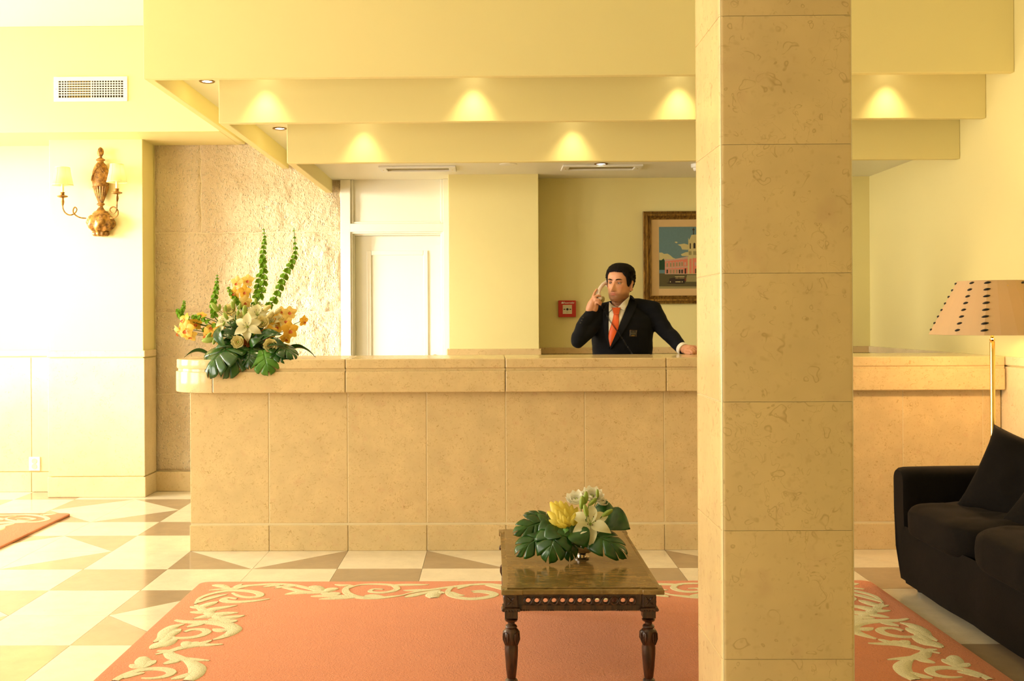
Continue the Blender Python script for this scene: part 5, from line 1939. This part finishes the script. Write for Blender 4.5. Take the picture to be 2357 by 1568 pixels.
for (x0, y0), (x1, y1), Y in (((1465, 260), (1460, 115), BY - .01), ((1260, 360), (1278, 150), BY - .02), ((1195, 450), (1215, 225), BY - .03), ((1310, 385), (1450, 265), BY - .03), ((1295, 570), (1245, 365), BY - .06), ((1535, 560), (1715, 450), BY - .05)):
    a, b = mz(x0, y0, Y), mz(x1, y1, Y)
    align(BUD, 'lily_bud', fa2, a, b, 1.0)
    stem(fa2, [HUB2, HUB2.lerp(a, .6), a.lerp(b, .06)], .0016)
for o in list(fa1.children_recursive) + list(fa2.children_recursive):
    if o.type == 'MESH' and o.name.split('.')[0] in ('monstera_leaf', 'blade_leaf', 'oval_leaf'):
        md = o.modifiers.new('thickness', 'SOLIDIFY')
        md.thickness = .006
        md.offset = 0

# ================================================================== THE MAN BEHIND THE COUNTER
def capsule(mb, a, b, ra, rb, n=16):
    """closed tapered limb from a to b with rounded ends"""
    a, b = Vector(a), Vector(b)
    d = (b - a).normalized()
    pts, rad = [], []
    for k in range(5):
        t = PI / 2 * (1 - k / 4)
        pts.append(a - d * ra * math.sin(t)); rad.append(max(ra * math.cos(t), .0005))
    for k in range(1, 4):
        pts.append(a.lerp(b, k / 4)); rad.append(ra + (rb - ra) * k / 4)
    for k in range(5):
        t = PI / 2 * k / 4
        pts.append(b + d * rb * math.sin(t)); rad.append(max(rb * math.cos(t), .0005))
    mb.tube(pts, rad, n)


def chain(mb, pts, rads, n=14):
    for i in range(len(pts) - 1): capsule(mb, pts[i], pts[i + 1], rads[i], rads[i + 1], n)


def ering(mb, secs, n=28):
    """stacked ellipses (centre, rx, ry), closed"""
    rows = []
    for c, rx, ry in secs:
        rows.append([(c[0] + rx * math.cos(2 * PI * k / n), c[1] + ry * math.sin(2 * PI * k / n), c[2]) for k in range(n)])
    mb.grid(rows, closed=True)
    o = len(mb.v) - len(secs) * n
    mb.f.append(tuple(reversed(range(o, o + n)))); mb.m.append(0)
    mb.f.append(tuple(range(len(mb.v) - n, len(mb.v)))); mb.m.append(0)


def remeshed(mb, voxel, smooth=2, fac=.5):
    me = bpy.data.meshes.new('raw')
    me.from_pydata(mb.v, [], mb.f)
    o = bpy.data.objects.new('raw', me)
    COL.objects.link(o)
    r = o.modifiers.new('r', 'REMESH')
    r.mode = 'VOXEL'
    r.voxel_size = voxel
    if smooth:
        s_ = o.modifiers.new('s', 'SMOOTH')
        s_.factor = fac
        s_.iterations = smooth
    dg = bpy.context.evaluated_depsgraph_get()
    out = bpy.data.meshes.new_from_object(o.evaluated_get(dg))
    bpy.data.objects.remove(o)
    return out


YM = 6.98                                              # depth of the man's torso
man = thing('person', 'person in a dark suit and orange tie, talking on a telephone behind the counter', 'person', (on_y(1432, 800, YM).x, YM, 0))


def mp(x, y, Y=YM): return on_y(1290 + x / 6.534, 590 + y / 6.534, Y)


def hp(x, y, Y): return on_y(1340 + x / 10.456, 590 + y / 10.456, Y)


# ---- head in its own frame (chin at z=0, face towards -y)
HB = mp(880, 692, 6.955)
HROT = Matrix.Rotation(R(-33), 4, 'Z') @ Matrix.Rotation(R(2), 4, 'Y') @ Matrix.Rotation(R(-3), 4, 'X')
HM = Matrix.Translation(HB) @ HROT
HT = [(0, .020, -.070, -.015), (.008, .033, -.082, .0), (.022, .044, -.088, .022), (.04, .053, -.087, .045), (.06, .060, -.086, .066), (.08, .065, -.085, .080), (.10, .069, -.083, .090),
      (.12, .071, -.081, .097), (.14, .073, -.086, .101), (.165, .074, -.085, .102), (.19, .071, -.077, .097), (.21, .063, -.061, .083), (.224, .048, -.041, .062), (.233, .028, -.018, .036), (.236, .004, .006, .014)]


def gau(x, s): return math.exp(-(x / s) ** 2)


def head_pt(a, z, off=0.0):
    w, yf, yb_ = interp(HT, z)
    yc = (yf + yb_) / 2
    ry = (yb_ - yf) / 2
    ca, sa = math.cos(a), math.sin(a)                  # a = -90 deg is the face
    p = 2.3
    k = (abs(ca) ** p + abs(sa) ** p) ** (-1 / p)
    x, y = w * ca * k, yc + ry * sa * k
    if sa < 0:
        f = min(1, -sa * 1.4)
        ax = abs(x)
        d = 0
        t = max(0, min(1, (.124 - z) / .052))
        if .057 < z < .132:                            # nose
            d += (.004 + .0265 * t) * gau(x, .0070 + .0040 * t) * (1 if z > .071 else max(0, (z - .058) / .013))
        d += .009 * gau(ax - .0125, .0055) * gau(z - .068, .006)
        d -= .013 * gau(ax - .030, .014) * gau(z - .119, .0085)
        d += .0045 * gau(ax - .030, .020) * gau(z - .136, .006)
        d += .0075 * gau(x, .019) * gau(z - .0515, .0045)
        d += .0080 * gau(x, .016) * gau(z - .0415, .0048)
        d -= .0060 * gau(x, .021) * gau(z - .0467, .0026)
        d -= .005 * gau(x, .02) * gau(z - .031, .005)
        d += .007 * gau(x, .016) * gau(z - .014, .011)
        d += .003 * gau(ax - .047, .016) * gau(z - .098, .014)
        y -= d * f
    n_ = Vector((ca, sa * .9, .0))
    if z > .17: n_.z = (z - .17) * 14
    return Vector((x, y, z)) + n_.normalized() * off


hm_ = MB()
NZ, NA = 84, 96
rows = []
for j in range(NZ + 1):
    z = .236 * (j / NZ) ** .96
    rows.append([HM @ head_pt(2 * PI * k / NA, z) for k in range(NA)])
hm_.grid(rows, closed=True)
hm_.f.append(tuple(reversed(range(NA)))); hm_.m.append(0)
hm_.f.append(tuple(range(NZ * NA, (NZ + 1) * NA))); hm_.m.append(0)
for sg in (-1, 1):                                     # ears
    rot = (HROT @ Matrix.Rotation(R(18) * sg, 4, 'Z') @ Matrix.Rotation(R(-8), 4, 'X')).to_3x3()
    c = HM @ Vector((sg * .0745, .014, .105))
    hm_.ball(c, (.008, .018, .031), 14, 10, rot=rot)
    pts = [HM @ Vector((sg * (.079 + .004 * math.sin(t * PI)), .014 + .0165 * math.cos(.5 + t * 5.0), .107 + .028 * math.sin(.5 + t * 5.0))) for t in [q / 14 for q in range(15)]]
    hm_.tube(pts, .0042, 8)
    hm_.ball(HM @ Vector((sg * .076, .004, .079)), (.006, .007, .009), 10, 8, rot=rot)

body = MB()
body.v, body.f, body.m = list(hm_.v), list(hm_.f), list(hm_.m)
SHR, SHL = mp(640, 800, 7.0), mp(1395, 800, 7.03)      # shoulder joints
ELR, WRR = mp(255, 1300, 6.83), mp(470, 850, 6.925)    # viewer-left arm (holds the handset)
ELL, WRL = mp(1640, 1180, 6.93), mp(1845, 1405, 6.80)  # viewer-right arm (hand on the counter)
NK0 = mp(905, 830, 7.02)
capsule(body, HM @ Vector((0, .018, .045)), NK0, .055, .060, 24)
hipz = .93
cxm = mp(935, 1400).x
ering(body, [((cxm, 7.02, .86), .15, .10), ((cxm, 7.02, hipz), .165, .11), ((cxm, 7.01, 1.05), .155, .10), ((cxm, 7.0, 1.18), .165, .11), ((cxm, 7.0, 1.28), .17, .11), ((cxm, 7.0, 1.345), .13, .08), ((NK0.x, 7.0, 1.40), .06, .055)])
chain(body, [mp(630, 850, 7.0), mp(400, 1120, 6.90), mp(262, 1280, 6.85), mp(330, 1060, 6.88), mp(462, 862, 6.925), WRR], [.044, .040, .034, .034, .029, .028])
chain(body, [mp(1385, 835, 7.02), mp(1490, 1000, 6.98), mp(1615, 1165, 6.93), mp(1735, 1290, 6.865), mp(1828, 1385, 6.815), WRL], [.044, .040, .034, .033, .028, .027])
for sg in (-1, 1):                                     # legs down to the floor
    chain(body, [(cxm + sg * .095, 7.02, .90), (cxm + sg * .105, 7.0, .50), (cxm + sg * .11, 7.03, .085)], [.085, .058, .042], 18)
    capsule(body, (cxm + sg * .11, 7.04, .045), (cxm + sg * .125, 6.89, .035), .040, .032)
# ---- hand on the handset
PALM = [hp(190, 1270, 6.915), hp(235, 1170, 6.905), hp(265, 1085, 6.895)]
chain(body, [WRR] + PALM, [.027, .028, .030, .024], 16)
chain(body, [hp(290, 1260, 6.91), hp(310, 1180, 6.90)], [.025, .023], 14)
chain(body, [hp(235, 1075, 6.90), hp(262, 980, 6.893), hp(300, 880, 6.895), hp(352, 800, 6.905)], [.0100, .0090, .0082, .0072])
chain(body, [hp(262, 1050, 6.89), hp(305, 975, 6.872), hp(375, 945, 6.868), hp(440, 975, 6.88)], [.0098, .0090, .0084, .0074])
chain(body, [hp(285, 1100, 6.885), hp(330, 1045, 6.866), hp(400, 1050, 6.862), hp(455, 1115, 6.876)], [.0098, .0090, .0084, .0074])
chain(body, [hp(320, 1160, 6.885), hp(350, 1110, 6.868), hp(400, 1120, 6.864), hp(440, 1165, 6.876)], [.0090, .0082, .0076, .0068])
chain(body, [hp(300, 1230, 6.92), hp(375, 1130, 6.935), hp(420, 1030, 6.925), hp(425, 950, 6.915)], [.016, .0125, .011, .009])
# ---- hand resting on the counter
def cp(x, y, h): return on_z(1290 + x / 6.534, 590 + y / 6.534, CZ + h)


WL = WRL
KN = mp(1945, 1385, 6.735)
chain(body, [WL, mp(1890, 1395, 6.775), KN], [.026, .027, .022], 16)
capsule(body, mp(1895, 1415, 6.75), mp(1935, 1415, 6.72), .021, .018)
fing = [((1925, 1375, 6.745), (1995, 1380, 6.715), (2040, 1420, 6.70), (2052, 1462, 6.70)), ((1915, 1395, 6.728), (1975, 1400, 6.695), (2015, 1435, 6.68), (2022, 1466, 6.683)),
        ((1905, 1415, 6.715), (1955, 1420, 6.68), (1985, 1448, 6.668), (1990, 1470, 6.672)), ((1950, 1362, 6.765), (2020, 1362, 6.74), (2070, 1400, 6.725), (2085, 1455, 6.725)),
        ((1870, 1440, 6.76), (1895, 1455, 6.725), (1925, 1462, 6.70), (1948, 1466, 6.685))]
for q in fing: chain(body, [mp(*p) for p in q], [.0105, .0096, .0088, .0076])
bme = remeshed(body, .0036, 1, .4)
ca_ = bme.color_attributes.new('tint', 'FLOAT_COLOR', 'POINT')
HI = HM.inverted()
for v in bme.vertices:
    p = HI @ v.co
    c = Vector((.60, .285, .155))
    if -.02 < p.z < .24 and abs(p.x) < .1 and abs(p.y) < .13:
        n_ = .5 + .5 * noise.noise(v.co * 60)
        fr_ = p.y < .045
        beard = 0
        if fr_ and p.z < .080:
            beard = max(0, min(1, (.066 - p.z) / .022)) * max(0, min(1, (.05 - p.y) / .03))
            beard *= 1 - .8 * gau(abs(p.x) - .042, .014) * gau(p.z - .066, .016)
        if fr_ and abs(p.x) < .030: beard = max(beard, .9 * gau(p.z - .0590, .0042) * gau(p.x, .022))
        beard = max(beard, .0)
        c = c.lerp(Vector((.20, .085, .040)), min(.72, beard * (.58 + .35 * n_)))
        lip = gau(p.x, .0185) * max(gau(p.z - .0512, .0038), gau(p.z - .0418, .0042)) if p.y < -.07 else 0
        c = c.lerp(Vector((.50, .150, .095)), min(1, lip * 1.3))
        if p.y < -.07: c = c.lerp(Vector((.16, .05, .03)), .8 * gau(p.x, .021) * gau(p.z - .0467, .0016))
        if p.y < -.08: c = c.lerp(Vector((.10, .035, .02)), .9 * gau(abs(p.x) - .0075, .0040) * gau(p.z - .0625, .0026))  # nostril shade put into the skin colour
        c = c.lerp(Vector((.64, .22, .12)), .45 * gau(abs(p.x) - .043, .016) * gau(p.z - .092, .014) * (1 if p.y < -.03 else 0))
        c = c.lerp(Vector((.34, .14, .075)), .55 * gau(abs(p.x) - .031, .015) * gau(p.z - .121, .010) * (1 if p.y < -.05 else 0))  # shade under the brows painted into the eye sockets
    ca_.data[v.index].color = (c.x, c.y, c.z, 1)
q = NT('skin')
at = q.n('ShaderNodeAttribute', attribute_name='tint')
q.set(at.outputs['Color'], .5)
q.bsdf.inputs['Subsurface Weight'].default_value = .0
q.bump(q.noise(q.pos(0), 260, 2).outputs[0], .08, .002)
MAT['skin'] = q.mat
bme.materials.clear()
bme.materials.append(MAT['skin'])
bme.shade_smooth()
bod = put('body', bme, man)

MAT['suit'] = m_plain('black navy wool', (.0055, .006, .009), .8, .2, 30, .2, 900, Sheen_Weight=.03, Sheen_Roughness=.5)
MAT['suit_lapel'] = m_plain('black navy wool', (.0065, .007, .010), .75, .2, 30, .2, 900, Sheen_Weight=.04, Sheen_Roughness=.5)
MAT['shirt'] = m_plain('white cotton', (.84, .78, .66), .7, .03, 40, .1, 700)
MAT['tie'] = m_plain('orange silk', (.74, .105, .012), .4, .06, 60, .1, 800, Sheen_Weight=.2)
MAT['hair'] = m_plain('black brown hair', (.006, .0035, .002), .6, .4, 120, .6, 500)
for k_ in ('suit', 'suit_lapel', 'hair', 'velvet'): MAT[k_].node_tree.nodes['Principled BSDF'].inputs['Specular IOR Level'].default_value = .12
MAT['eye'] = m_plain('eye white', (.33, .23, .16), .3)
MAT['iris'] = m_plain('dark iris', (.035, .02, .01), .15)

# ---- jacket: one continuous garment
jk = MB()
ering(jk, [((cxm, 7.02, .80), .205, .135), ((cxm, 7.02, .90), .20, .135), ((cxm, 7.01, 1.02), .190, .132), ((cxm, 7.0, 1.10), .192, .136), ((cxm, 7.0, 1.18), .196, .138), ((cxm, 7.0, 1.26), .200, .135),
           ((cxm + .004, 7.0, 1.315), .180, .115), ((cxm + .004, 7.01, 1.36), .135, .088), ((NK0.x + .004, 7.025, 1.395), .088, .070)], 40)
chain(jk, [mp(1000, 735, 7.03), mp(1180, 760, 7.03), mp(1375, 825, 7.02)], [.045, .055, .068], 20)
chain(jk, [mp(840, 745, 7.03), mp(740, 790, 7.02), mp(640, 840, 7.0)], [.040, .050, .062], 20)
chain(jk, [mp(630, 850, 7.0), mp(400, 1120, 6.90), mp(262, 1280, 6.85)], [.062, .053, .046], 20)
chain(jk, [mp(262, 1280, 6.85), mp(330, 1060, 6.88), mp(462, 862, 6.925)], [.046, .045, .041], 20)
chain(jk, [mp(1385, 835, 7.02), mp(1490, 1000, 6.98), mp(1615, 1165, 6.93)], [.064, .057, .050], 20)
chain(jk, [mp(1615, 1165, 6.93), mp(1735, 1290, 6.865), mp(1828, 1385, 6.815)], [.050, .046, .040], 20)
jme = remeshed(jk, .0065, 5, .5)
jn = [Vector(q.vector) for q in jme.vertex_normals]
for v in jme.vertices:                                 # soft wool creases, stronger along the sleeves
    p = v.co.copy()
    arm = max(0, min(1, (abs(p.x - cxm) - .15) / .08))
    k = noise.fractal(Vector((p.x * 10, p.y * 6, p.z * 16)), 1, 2, 2) * (.0025 + .004 * arm)
    v.co = p + jn[v.index] * k
jme.materials.clear()
jme.materials.append(MAT['suit'])
jme.shade_smooth()
jac = put('jacket', jme, man)
tr_ = MB()
ering(tr_, [((cxm, 7.02, .72), .10, .12), ((cxm, 7.02, .82), .185, .125), ((cxm, 7.02, .95), .175, .12)], 28)
for sg in (-1, 1): chain(tr_, [(cxm + sg * .095, 7.02, .86), (cxm + sg * .105, 7.0, .50), (cxm + sg * .11, 7.03, .12)], [.105, .085, .075], 20)
tme = remeshed(tr_, .012, 3)
tme.materials.clear(); tme.materials.append(MAT['suit']); tme.shade_smooth()
put('trousers', tme, man)
for sg in (-1, 1):
    sh = MB()
    capsule(sh, (cxm + sg * .11, 7.06, .045), (cxm + sg * .125, 6.88, .038), .045, .038)
    rows_ = [tuple(p) for p in sh.v]
    sh.v = [(p[0], p[1], max(.001, p[2])) for p in rows_]
    sh.build('shoe', MAT['plastic_black'], man, smooth=True)

# ---- shirt front, collar, tie and lapels fitted onto the garment along the line of sight
bv = bmesh.new()
bv.from_mesh(jme)
bv2 = bmesh.new()
bv2.from_mesh(bme)
TJ, TBd = BVHTree.FromBMesh(bv), BVHTree.FromBMesh(bv2)
jj = bv.copy()
YDEF = YM - .13


def fit(x, y, off, prev=[YDEF]):
    d = ray(1290 + x / 6.534, 590 + y / 6.534).normalized()
    best = None
    for t in (TJ, TBd):
        h = t.ray_cast(EYEV, d)
        if h[0] is not None and (best is None or h[3] < best): best = h[3]
    if best is None: best = prev[0] / d.y
    prev[0] = (d * best).y
    return EYEV + d * (best - off)


def panel(name, mat, left, right, off, n=14, m_=7, thick=.003, parent=None, bulge=0.0):
    Lc = catmull([Vector((x, y, 0)) for x, y in left], 6)
    Rc = catmull([Vector((x, y, 0)) for x, y in right], 6)

    def at_(C, t):
        f = t * (len(C) - 1)
        i = min(int(f), len(C) - 2)
        return C[i].lerp(C[i + 1], f - i)
    rows = []
    for j in range(n + 1):
        t = j / n
        a, b = at_(Lc, t), at_(Rc, t)
        row = []
        for k in range(m_ + 1):
            s = k / m_
            p = a.lerp(b, s)
            row.append(fit(p.x, p.y, off + bulge * math.sin(PI * s)))
        rows.append(row)
    # even out depth jumps
    for _ in range(3):
        for j in range(1, n):
            for k in range(m_ + 1):
                rows[j][k] = rows[j][k].lerp((rows[j - 1][k] + rows[j + 1][k]) / 2, .35)
    return MB().grid(rows).build(name, MAT[mat], parent or man, smooth=True, angle=180, solid=thick)


panel('shirt_front', 'shirt', [(732, 800), (726, 900), (722, 1000), (728, 1200), (745, 1365)], [(985, 790), (950, 880), (900, 1000), (825, 1190), (750, 1365)], .004, 22, 8)
panel('tie', 'tie', [(803, 862), (785, 960), (745, 1090), (722, 1190), (730, 1270), (748, 1350)], [(878, 862), (878, 980), (872, 1080), (835, 1180), (790, 1280), (752, 1352)], .011, 18, 6, .003, bulge=.004)
panel('tie_knot', 'tie', [(772, 772), (788, 820), (802, 872)], [(906, 772), (892, 820), (880, 872)], .016, 8, 6, .004, bulge=.006)
panel('collar', 'shirt', [(733, 688), (728, 760), (728, 832)], [(742, 700), (800, 765), (732, 836)], .014, 8, 5, .003)
panel('collar', 'shirt', [(1040, 604), (940, 690), (862, 772)], [(1044, 640), (1010, 730), (962, 812)], .013, 10, 6, .003)
panel('collar', 'shirt', [(740, 694), (800, 752), (850, 768)], [(742, 720), (795, 772), (850, 778)], .010, 8, 3, .003)
panel('lapel', 'suit_lapel', [(1046, 590), (1010, 730), (940, 920), (850, 1130), (742, 1378)], [(1075, 610), (1150, 720), (1080, 900), (960, 1130), (752, 1400)], .012, 20, 6, .004)
panel('lapel', 'suit_lapel', [(715, 700), (650, 800), (640, 960), (668, 1180), (735, 1395)], [(738, 700), (724, 850), (716, 1000), (722, 1200), (744, 1378)], .010, 20, 5, .004)
panel('collar_fall', 'suit_lapel', [(1048, 585), (1075, 640), (1085, 700)], [(1080, 600), (1120, 650), (1145, 700)], .010, 6, 4, .004)
bdg = panel('name_badge', 'plastic_black', [(1043, 1110), (1043, 1205)], [(1146, 1115), (1143, 1208)], .006, 4, 4, .003)
for y0, x0, x1, mt in ((1158, 1060, 1130, 'silver'), (1186, 1070, 1110, 'brass'), (1197, 1062, 1118, 'brass'), (1133, 1085, 1105, 'brass')):
    MB().tube([fit(x0, y0, .010), fit((x0 + x1) / 2, y0, .010), fit(x1, y0, .010)], .0006, 5).build('badge_line', MAT[mt], bdg)
MB().tube([fit(1043, 1110, .0085), fit(1146, 1115, .0085), fit(1143, 1208, .0085), fit(1043, 1205, .0085), fit(1043, 1110, .0085)], .0006, 5).build('badge_rim', MAT['gilt_frame'], bdg)
for x, y in ((305, 1005), (325, 965), (345, 925)):
    p = fit(x, y, .001)
    MB().ball(p, (.0055, .004, .0055), 10, 6).build('cuff_button', MAT['plastic_black'], jac, smooth=True)
# shirt cuff at the resting wrist
dw = (mp(1890, 1395, 6.775) - mp(1735, 1290, 6.865)).normalized()
c0 = mp(1838, 1393, 6.808)
MB().tube([c0 - dw * .012, c0, c0 + dw * .014], [.040, .0405, .0395], 22).build('shirt_cuff', MAT['shirt'], man, smooth=True)

# ---- hair, brows, eyes
def hairline(a):
    """lowest hair height for azimuth a; a = -90 deg is the face"""
    d = abs((a + PI / 2 + PI) % (2 * PI) - PI)         # 0 at the face, pi at the nape
    return interp([(0, .186), (.35, .184), (.62, .182), (.80, .166), (.95, .156), (1.10, .112), (1.30, .098), (1.44, .100), (1.52, .140), (2.0, .142), (2.12, .105), (2.3, .072), (2.7, .052), (PI, .050)], d)[0]


rows, rows_in = [], []
NH, NK = 34, 120
hb = MB()
for j in range(NH + 1):
    t = j / NH
    ro = []
    for k in range(NK):
        a = 2 * PI * k / NK
        hl = hairline(a) + .004 * noise.noise(Vector((math.cos(a) * 14, math.sin(a) * 14, 2)))
        z = hl + (.2358 - hl) * t ** 1.05
        e = min(1, t * 5)
        thick = (.003 + .0075 * e) * (1 + .12 * noise.noise(Vector((math.cos(a) * 9, math.sin(a) * 9, z * 60))))
        d = abs((a + PI / 2 + PI) % (2 * PI) - PI)
        if d < 1.0 or z > .19: thick += .004 * e
        ro.append(HM @ (head_pt(a, z, thick) + Vector((0, 0, .004 * t))))
    rows.append(ro)
hb.grid(rows, closed=True)
o_ = len(hb.v)
hb.f.append(tuple(range(o_ - NK, o_))); hb.m.append(0)
for k in range(260):                                   # short locks break up the outline
    a = random.uniform(0, 2 * PI)
    hl = hairline(a)
    z = hl + .022 + (.232 - hl - .022) * random.random()
    p = HM @ head_pt(a, z, .010)
    d = (HM @ head_pt(a + random.uniform(-.12, .12), max(.03, z - .010), .0125)) - p
    hb.tube([p, p + d * .5 + (p - HM @ Vector((0, 0, .12))).normalized() * .002, p + d], [.0035, .003, .0008], 5)
hb.build('hair', MAT['hair'], man, smooth=True, angle=180)
for sg in (-1, 1):
    pts = []
    for k in range(7):
        t = k / 6
        x = sg * (.013 + .036 * t)
        z = .1335 + .0065 * math.sin(t * PI * .75) - .004 * max(0, t - .6)
        a = math.atan2(-1, x / .075)
        pts.append(HM @ Vector((x, -.0895 + .012 * t * t * 1.6, z)))
    MB().tube(pts, [.0022, .0036, .0038, .0036, .0032, .0024, .001], 7).build('eyebrow', MAT['hair'], man, smooth=True)
    ec = Vector((sg * .031, -.0635, .1185))
    ey = MB().ball(HM @ ec, .0122, 18, 12).build('eye', MAT['eye'], man, smooth=True)
    gz = Vector((-.25, -1, -.08)).normalized()
    rot = frame_to(HROT.to_3x3() @ gz)
    MB().ball(HM @ (ec + gz * .0098), (.0054, .0054, .0030), 14, 8, rot=rot).build('iris', MAT['iris'], ey, smooth=True)
    lid = MB()
    rr = []
    for j in range(6):                                 # heavy upper lid
        el = R(5) + R(77) * j / 5
        rr.append([HM @ (ec + Vector((.0133 * math.cos(el) * math.sin(u), -.0133 * math.cos(el) * math.cos(u), .0133 * math.sin(el)))) for u in [R(-75 + 150 * q / 10) for q in range(11)]])
    lid.grid(rr)
    lme = lid.mesh('eyelid', MAT['skin'], smooth=True, angle=180)
    la_ = lme.color_attributes.new('tint', 'FLOAT_COLOR', 'POINT')
    for q in la_.data: q.color = (.44, .20, .11, 1)
    put('eyelid', lme, man)
    MB().tube([HM @ (ec + Vector((.0134 * math.cos(R(4)) * math.sin(u), -.0134 * math.cos(R(4)) * math.cos(u), .0134 * math.sin(R(4))))) for u in [R(-62 + 124 * q / 8) for q in range(9)]], .0009, 5).build('eyelash', MAT['hair'], man)

# ================================================================== TELEPHONE HANDSET
ph = thing('telephone_handset', 'pale handset with a black coiled cord held to the ear', 'telephone', hp(400, 900, 6.90))
hpath = [hp(585, 640, 6.985), hp(520, 665, 6.97), hp(455, 740, 6.945), hp(405, 830, 6.92), hp(385, 930, 6.90), hp(405, 1010, 6.885), hp(450, 1060, 6.88)]
hs = MB().tube(catmull(hpath, 6), [.020, .019, .017, .0155, .015, .0145, .014, .0138, .0135, .0135, .0135, .0135, .0135, .0135, .0135, .0135, .0135, .0135, .0135, .0135, .0135, .0135, .0135, .014, .015, .016, .0165,
                                   .017, .0175, .018, .018, .018, .018, .0175, .017, .016, .014][:37], 16, sq=.8)
MAT['handset'] = m_plain('pale grey pink plastic', (.72, .58, .47), .35)
hob = hs.build('handset', MAT['handset'], ph, smooth=True)
MB().ball(hp(480, 1045, 6.89), (.016, .010, .022), 14, 8, rot=Matrix.Rotation(R(20), 3, 'Y')).build('mouthpiece', MAT['duct'], ph, smooth=True)
MB().ball(hp(600, 650, 7.0), (.012, .02, .024), 14, 8).build('earpiece', MAT['handset'], ph, smooth=True)
cpts = catmull([hp(450, 1110, 6.875), fit(610, 745, .018), fit(690, 870, .018), fit(730, 950, .022), fit(790, 1030, .024), fit(850, 1120, .022), fit(930, 1240, .018), fit(1000, 1350, .018), fit(1080, 1470, .020),
                mp(1085, 1490, 6.84)], 10)
coil = []
for i in range(len(cpts) - 1):
    a, b = cpts[i], cpts[i + 1]
    d = (b - a).normalized()
    u = d.orthogonal().normalized()
    u = (Vector((0, 1, 0)) - d * d.y).normalized()
    w = d.cross(u)
    for k in range(6):
        t = i + k / 6
        an = t * 2 * PI * .72
        coil.append(a.lerp(b, k / 6) + u * math.cos(an) * .0042 + w * math.sin(an) * .0042)
MB().tube(coil, .0013, 5).build('coiled_cord', MAT['plastic_black'], ph, smooth=True)
